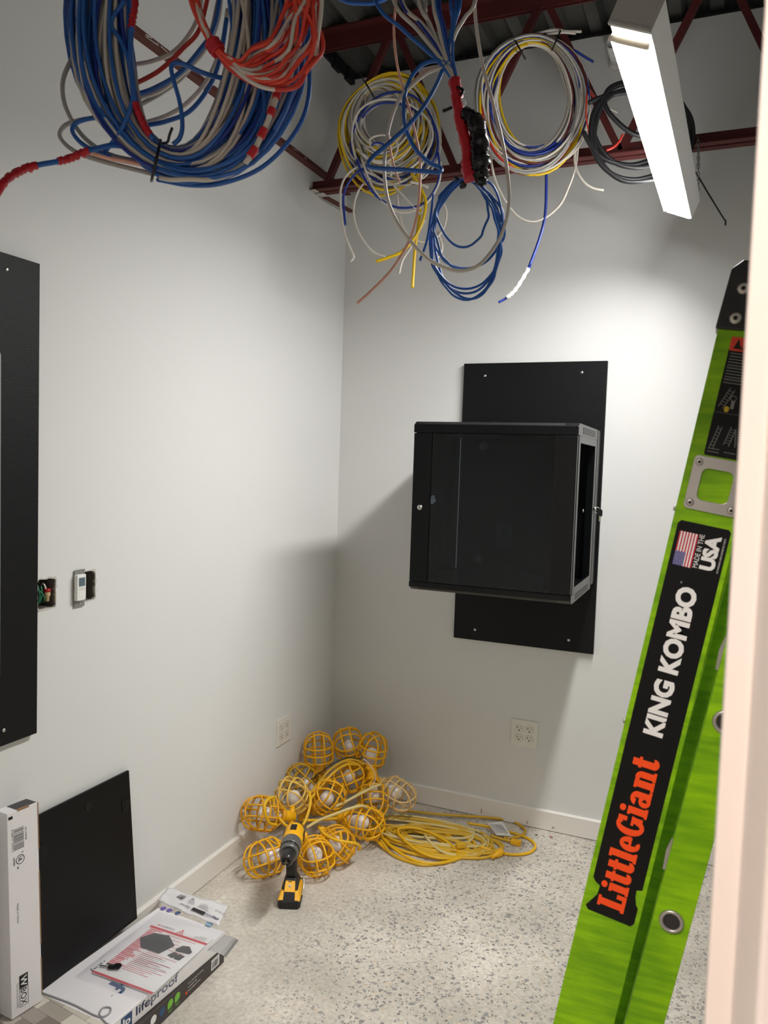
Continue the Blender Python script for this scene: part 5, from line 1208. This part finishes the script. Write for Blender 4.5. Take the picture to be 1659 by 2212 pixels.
# --- red coil in front of it
D2 = 1.25
t = thing('cable_coil', 'smaller coil of orange red and white cables overlapping the big blue coil', 'cable coil', at(560, 190, D2))
R = np.random.default_rng(12)
for k in range(19):
    f = k / 18; j = R.uniform(-1, 1, 12)
    m_ = (orng, orng, whit, orng, redc, orng, whit)[k % 7]; nm = 'white_cable' if m_ is whit else 'red_cable'
    bx_, by_ = 545 + 92 * f + 6 * j[0], 102 + 92 * f + 7 * j[1]
    P = [(430 + 10 * j[2] - 16 * f, -260, D2 + .01 * j[3]), (412 + 14 * (j[4] + 1) * .5 + 6 * j[5], -120, D2), (416 + 8 * j[6], -20, D2 + .008 * j[7]), (438 + 6 * j[8], 52, D2 + .006 * j[9]),
         (464 + 5 * j[10], 100 + 3 * j[11], D2 + .006 * j[0]), (500 + 4 * j[1], 128 + 22 * f, D2), ((500 + bx_) / 2, (128 + 22 * f + by_) / 2 + 12 + 8 * f, D2 + .008 * j[2]), (bx_, by_, D2 + .012 * j[3]),
         (bx_ + 44 + 8 * j[4] - 14 * f, by_ - 22 - 22 * f, D2 + .014 * j[5]), (612 + 78 * min(1, f * 1.15) + 8 * j[6], 28 + 62 * f + 10 * j[7], D2 + .014 * j[8]), (620 + 70 * ((k * 3) % 7) / 6, -50 + 8 * j[9], D2 + .012 * j[10]), (560 + 60 * j[11], -230, D2), (470, -300, D2)]
    wire(P, m_, .0034, nm, 7, t)
P = smoothpath([at(457, 90, D2), at(464, 101, D2), at(473, 112, D2)], 5); MB().tube(P, [.0125, .0135, .0135, .013, .013, .013, .0135, .0135, .013, .0135, .0125], 9).build('red_tape', tape_r, t)
MB().tube([at(470, -296, D2), at(470, -420, D2 + .1), np.append(at(470, -420, D2 + .1)[:2], DK)], .005, 6).build('hanging_strap', black_tie, t)

# --- bundle of cables coming down to a red and black taped end
DB = 1.62
t = thing('cable_bundle', 'hanging bundle of blue and white cables ending in red and black tape', 'cable bundle', at(1020, 390, DB))
top_ = lambda px, d: (px, -560, d + .25)
for pts, m_ in (([top_(700, DB), (810, 0, DB), (868, 62, DB), (925, 112, DB), (962, 150, DB), (984, 185, DB)], blue),
                ([top_(760, DB), (850, 0, DB), (900, 62, DB), (945, 118, DB), (968, 156, DB), (982, 185, DB)], whit),
                ([top_(780, DB), (868, 0, DB), (912, 52, DB), (950, 104, DB), (974, 152, DB), (986, 185, DB)], whit),
                ([top_(770, DB), (866, 0, DB), (898, 40, DB), (938, 92, DB), (966, 140, DB)], dblue),
                ([top_(840, DB), (904, 0, DB), (928, 50, DB), (948, 100, DB), (970, 150, DB), (984, 185, DB)], whit),
                ([top_(880, DB), (918, 0, DB), (920, 30, DB), (935, 75, DB), (955, 120, DB), (975, 160, DB)], greyc),
                ([top_(950, DB), (942, 0, DB), (952, 50, DB), (966, 105, DB), (978, 150, DB), (988, 185, DB)], blue),
                ([top_(955, DB), (948, 0, DB), (958, 55, DB), (968, 105, DB), (980, 150, DB), (990, 185, DB)], dblue),
                ([top_(1000, DB), (974, 0, DB), (978, 40, DB), (976, 90, DB), (978, 130, DB), (986, 170, DB)], blue),
                ([top_(1040, DB), (994, 0, DB), (985, 40, DB), (972, 90, DB), (976, 130, DB), (984, 165, DB)], blue),
                ([top_(1080, DB), (1028, -5, DB), (1004, 38, DB), (984, 72, DB), (974, 110, DB), (980, 150, DB), (988, 180, DB)], whit),
                ([top_(930, DB), (936, 0, DB), (948, 60, DB), (962, 120, DB), (982, 165, DB), (990, 188, DB)], whit)):
    wire(pts, m_, .0042, 'blue_cable' if m_ in (blue, dblue) else 'white_cable', 8, t)
ctr = [at(982, 172, DB), at(988, 215, DB), at(996, 265, DB), at(1008, 315, DB), at(1012, 350, DB), at(1020, 388, DB)]
P = smoothpath(ctr, 6); rr_ = np.interp(np.linspace(0, 1, len(P)), [0, .3, .55, .75, .85, 1], [.0118, .0122, .0125, .0128, .0168, .0178]) + .0008 * np.sin(np.arange(len(P)) * 2.7)
crumple(MB().tube(P, rr_, 10), .0009, 3).build('red_tape', tape_r, t)
P = smoothpath([at(1002, 238, DB - .014), at(1024, 262, DB - .016), at(1036, 300, DB - .016), at(1036, 340, DB - .016), at(1038, 372, DB - .012), at(1038, 398, DB - .01)], 7)
n_ = len(P); rr_ = np.interp(np.linspace(0, 1, n_), [0, .15, .4, .65, .85, 1], [.009, .0165, .0195, .0185, .015, .0125]) * (1 + .07 * np.sin(np.arange(n_) * .9) + .05 * np.sin(np.arange(n_) * 2.1))
crumple(MB().tube(P, rr_, 11), .0019, 5).build('black_tape', tape_k, t)
for pts, m_ in (([(988, 188, DB - .013), (1000, 196, DB - .018), (994, 206, DB - .02)], tape_k), ([(998, 214, DB - .016), (1004, 222, DB - .018), (1000, 226, DB - .018)], tape_w), ([(976, 232, DB), (962, 238, DB), (956, 240, DB)], tape_k), ([(996, 280, DB), (988, 276, DB), (992, 284, DB)], tape_r), ([(1048, 366, DB - .01), (1056, 370, DB - .01)], tape_r)):
    wire(pts, m_, .0035, 'tape_end', 4, t, 5)
# long loose loop of heavy blue cable
wire([(984, 160, DB), (968, 140, DB), (942, 131, DB), (910, 141, DB), (884, 175, DB), (872, 225, DB), (876, 275, DB), (895, 318, DB), (925, 350, DB), (952, 363, DB), (948, 372, DB - .01), (915, 370, DB - .02), (860, 366, DB - .02), (812, 363, DB - .02), (796, 357, DB - .02), (804, 340, DB - .02), (845, 305, DB - .02), (890, 262, DB - .02), (922, 220, DB - .01), (945, 178, DB), (958, 146, DB), (974, 120, DB), (980, 60, DB), (985, 0, DB), top_(1010, DB)], blue, .0044, 'blue_loop', 8, t)
# long loose white cable
wire([(970, 150, DB), (950, 148, DB), (922, 158, DB), (890, 184, DB), (862, 215, DB), (842, 268, DB), (832, 330, DB), (830, 375, DB), (838, 432, DB), (858, 480, DB), (884, 518, DB), (912, 548, DB), (940, 569, DB), (985, 585, DB), (1020, 580, DB), (1044, 564, DB), (1072, 528, DB), (1090, 488, DB), (1099, 440, DB), (1098, 390, DB), (1086, 310, DB), (1064, 220, DB), (1044, 148, DB), (1032, 80, DB), (1026, 20, DB), (1027, -60, DB), top_(1060, DB)], whit, .0039, 'white_loop', 8, t)
# salmon wires
wire([top_(880, DB), (855, 0, DB), (852, 40, DB), (851, 76, DB), (857, 135, DB), (869, 185, DB), (884, 236, DB), (902, 311, DB), (908, 360, DB), (904, 440, DB), (893, 495, DB), (876, 536, DB), (842, 587, DB), (805, 625, DB), (771, 656, DB)], salm, .0026, 'salmon_wire', 8, t)
wire([(948, 145, DB), (915, 156, DB), (880, 192, DB), (852, 235, DB), (841, 268, DB), (840, 300, DB), (846, 338, DB), (855, 372, DB), (864, 394, DB)], salm, .0024, 'salmon_wire', 8, t)

# --- small blue coil tied under the taped end
D3 = 1.66
t = thing('cable_coil', 'small blue coil hanging directly under the taped cable bundle', 'cable coil', at(1005, 640, D3))
R = np.random.default_rng(7)
for k, (bot, rx, cx) in enumerate(((534, 56, 1000), (583, 72, 1006), (580, 78, 1008), (624, 76, 1006), (634, 74, 1004), (646, 72, 1012), (648, 78, 1006))):
    c0 = 388; ry = (bot - c0) / 2; P = []
    for i in range(30):
        a = math.pi / 2 + 2 * math.pi * i / 30; sq = 1.0 - .30 * max(0, math.sin(a)) ** 2
        P.append((cx + 12 * math.cos(a) * R.uniform(.6, 1.1) + (rx - 10) * math.cos(a) * sq + 4 * math.sin(2 * a + k), c0 + ry - ry * math.sin(a), D3 + .012 * math.sin(a * 1 + k) + .004 * k - .014))
    MB().tube(smoothpath([at(*p) for p in P], 3, closed=True), .0026, 7, closed=True).build('blue_cable', blue, t)
wire([(1040, 385, D3), (1065, 402, D3), (1080, 440, D3), (1086, 500, D3), (1070, 540, D3)], blue, .0026, 'blue_cable', 8, t)
wire([(936, 420, D3), (930, 470, D3), (922, 520, D3), (907, 563, D3)], blue, .0026, 'blue_cable', 8, t)
MB().tube(smoothpath([at(984, 384, D3), at(994, 392, D3 - .01), at(1004, 400, D3 - .01), at(996, 404, D3)], 4), .0048, 7).build('black_clip', black_tie, t)

# --- coils hung on the steel joist at the back
DG = 3.10
t = thing('cable_coil', 'coil of yellow and white cables with blue strands hung on the joist by the corner', 'cable coil', at(845, 410, DG))
coil(t, DG, (826, 250, 42, 54), (842, 286, 112, 132), [('white', 9), ('yellow', 8), ('white', 9), ('dblue', 3), ('yellow', 9), ('grey', 6), ('white', 8), ('dblue', 3), ('yellow', 6), ('white', 7)], .0046, .045, [(118, .5, .45)], 15, step=36, wob=.035)
coil(t, DG - .03, (850, 300, 75, 70), (850, 300, 104, 118), [('white', 3), ('dblue', 1.5)], .0048, .04, [], 17, step=36, wob=.08)
tie_ring(t, 788, 176, 808, 210, DG - .03, .06, .0035, [(786, 176, DG - .06), (782, 166, DG - .07), (778, 158, DG - .07)])
for pts, m_, r in (([(889, 374, DG - .06), (912, 412, DG - .07), (920, 442, DG - .08), (912, 480, DG - .08), (896, 513, DG - .08), (869, 543, DG - .08), (840, 556, DG - .08), (812, 565, DG - .08)], yelc, .0062),
                   ([(900, 360, DG - .06), (910, 414, DG - .06), (906, 469, DG - .06), (897, 536, DG - .06), (893, 590, DG - .06), (891, 622, DG - .06)], yelc, .0062),
                   ([(800, 385, DG - .05), (778, 406, DG - .06), (765, 440, DG - .06), (766, 478, DG - .06), (780, 512, DG - .06), (805, 543, DG - .06), (832, 555, DG - .06)], whit, .0045),
                   ([(790, 350, DG - .05), (752, 375, DG - .06), (737, 405, DG - .06), (736, 445, DG - .06), (744, 503, DG - .06), (762, 548, DG - .06), (764, 556, DG - .06), (757, 565, DG - .06)], whit, .0048),
                   ([(800, 358, DG - .05), (772, 372, DG - .06), (752, 396, DG - .06), (742, 424, DG - .06), (743, 455, DG - .06), (746, 486, DG - .06)], dblue, .0050),
                   ([(770, 345, DG - .06), (790, 390, DG - .07), (815, 425, DG - .07), (858, 448, DG - .07), (910, 442, DG - .07), (940, 408, DG - .07), (950, 370, DG - .07), (946, 330, DG - .07)], dblue, .0048),
                   ([(780, 340, DG - .06), (800, 395, DG - .07), (830, 438, DG - .07), (872, 460, DG - .07), (920, 440, DG - .07), (948, 395, DG - .07), (952, 350, DG - .07)], whit, .0046),
                   ([(850, 400, DG - .06), (868, 420, DG - .07), (900, 455, DG - .07), (918, 470, DG - .07)], whit, .0045),
                   ([(945, 420, DG - .05), (962, 448, DG - .06), (963, 478, DG - .06), (950, 506, DG - .06), (926, 522, DG - .06), (900, 520, DG - .06), (876, 500, DG - .06), (862, 460, DG - .06), (858, 410, DG - .06)], whit, .0045),
                   ([(918, 475, DG - .06), (890, 530, DG - .06), (870, 562, DG - .06), (862, 592, DG - .06)], whit, .0045),
                   ([(886, 393, DG - .10), (905, 397, DG - .10), (925, 405, DG - .10)], whit, .0055),
                   ([(945, 500, DG - .05), (955, 530, DG - .05), (952, 548, DG - .05), (944, 558, DG - .05)], whit, .0042),
                   ([(830, 330, DG - .08), (805, 322, DG - .09), (800, 300, DG - .09), (830, 292, DG - .09), (858, 310, DG - .09), (850, 340, DG - .09), (815, 352, DG - .09), (780, 330, DG - .09)], whit, .0042),
                   ([(770, 322, DG - .08), (800, 345, DG - .09), (840, 352, DG - .09), (845, 380, DG - .09)], whit, .0046),
                   ([(812, 330, DG - .08), (802, 318, DG - .09), (812, 308, DG - .09), (830, 312, DG - .09)], dblue, .0042)):
    wire(pts, m_, r, 'loose_cable', 7, t)

DH = 2.90
t = thing('cable_coil', 'oval coil of white, blue and yellow cables hung left of the strip light', 'cable coil', at(1150, 375, DH))
coil(t, DH, (1150, 212, 73, 106), (1151, 218, 125, 158), [('white', 11), ('dblue', 6), ('yellow', 4), ('white', 10), ('grey', 6), ('maroon', 2), ('yellow', 3), ('white', 9), ('dblue', 5), ('red', 1.5), ('grey', 5)], .0046, .04, [(112, .62, .42), (72, .62, .42)], 25, step=40, wob=.03)
tie_ring(t, 1114, 90, 1134, 126, DH - .02, .05, .0034); tie_ring(t, 1210, 68, 1193, 107, DH - .02, .05, .0034)
for pts, m_, r in (([(1180, 352, DH), (1180, 410, DH), (1177, 469, DH), (1164, 520, DH), (1143, 577, DH)], dblue, .0058),
                   ([(1143, 577, DH), (1128, 602, DH), (1106, 634, DH), (1092, 645, DH), (1077, 653, DH)], dblue, .0052),
                   ([(1262, 260, DH), (1250, 310, DH), (1243, 362, DH), (1228, 405, DH), (1210, 442, DH), (1180, 469, DH), (1150, 479, DH), (1122, 470, DH), (1095, 440, DH), (1070, 390, DH), (1058, 330, DH)], whit, .0045),
                   ([(1256, 270, DH), (1242, 330, DH), (1245, 365, DH), (1260, 392, DH), (1280, 406, DH), (1304, 411, DH)], whit, .0048),
                   ([(1150, 75, DH), (1190, 66, DH), (1225, 68, DH), (1256, 68, DH)], whit, .0052), ([(1180, 74, DH), (1215, 70, DH), (1244, 72, DH)], whit, .0050), ([(1170, 70, DH), (1195, 64, DH), (1216, 66, DH)], whit, .0050),
                   ([(1240, 108, DH), (1262, 122, DH), (1282, 134, DH)], dblue, .0045),
                   ([(1030, 190, DH), (1034, 170, DH), (1052, 140, DH), (1090, 108, DH)], dblue, .0045),
                   ([(1262, 180, DH), (1290, 214, DH), (1312, 232, DH), (1334, 243, DH)], whit, .003),
                   ([(1264, 184, DH), (1280, 206, DH), (1298, 222, DH)], redc, .0045)):
    wire(pts, m_, r, 'loose_cable', 7, t)
P = smoothpath([at(1141, 580, DH - .004), at(1128, 602, DH - .004), at(1114, 624, DH - .004), at(1102, 637, DH - .004), at(1094, 643, DH - .004)], 6); MB().tube(P, .0078 + .0014 * np.sin(np.arange(len(P)) * 1.6), 7).build('white_tape', tape_w, t)

DI = 2.80
t = thing('cable_coil', 'coil of thick black cables hung on the joist behind the strip light', 'cable coil', at(1350, 390, DI))
for pts in ([(1420, 352, DI), (1375, 362, DI), (1330, 352, DI), (1296, 318, DI), (1280, 272, DI), (1290, 232, DI), (1320, 205, DI), (1370, 190, DI), (1420, 190, DI), (1470, 220, DI), (1488, 270, DI), (1478, 320, DI), (1420, 352, DI)],
            [(1430, 382, DI), (1380, 392, DI), (1340, 388, DI), (1304, 358, DI), (1284, 310, DI), (1290, 255, DI), (1310, 215, DI), (1350, 195, DI), (1410, 190, DI), (1460, 215, DI), (1494, 262, DI), (1490, 330, DI), (1440, 378, DI)],
            [(1426, 376, DI), (1370, 388, DI), (1322, 376, DI), (1288, 340, DI), (1276, 290, DI), (1284, 240, DI), (1312, 200, DI), (1345, 182, DI), (1400, 178, DI), (1450, 200, DI)],
            [(1400, 178, DI), (1350, 178, DI), (1318, 190, DI), (1306, 214, DI), (1312, 238, DI), (1332, 262, DI), (1356, 282, DI), (1380, 292, DI), (1430, 296, DI)],
            [(1260, 285, DI), (1280, 320, DI), (1300, 340, DI), (1330, 352, DI), (1370, 356, DI), (1420, 340, DI)],
            [(1272, 222, DI), (1300, 210, DI), (1350, 200, DI), (1400, 196, DI)]):
    wire(pts, blkc, .0088, 'black_cable', 8, t, 8)
wire([(1345, 290, DI - .02), (1338, 305, DI - .02), (1325, 318, DI - .02), (1310, 325, DI - .02)], redc, .004, 'red_wire', 6, t)
wire([(1268, 200, DI), (1266, 250, DI), (1275, 300, DI), (1282, 330, DI)], redc, .0028, 'red_wire', 6, t)
wire([(1470, 335, DI), (1502, 372, DI + .1), (1530, 418, DI + .1), (1562, 470, DI + .1), (1567, 476, DI + .1), (1567, 487, DI + .1)], blkc, .0032, 'loose_black_wire', 6, t)

# --- stray blue cable at the ceiling
o = wire([(640, -160, 1.9), (690, -40, 1.9), (740, 0, 1.9), (778, 7, 1.9), (815, 4, 1.9), (850, -20, 1.9), (900, -120, 1.9), (930, -260, 1.95)], blue, .0052, 'stray_cable')
tag(o, 'stray blue cable sagging at the top edge above the roof joist', 'cable')
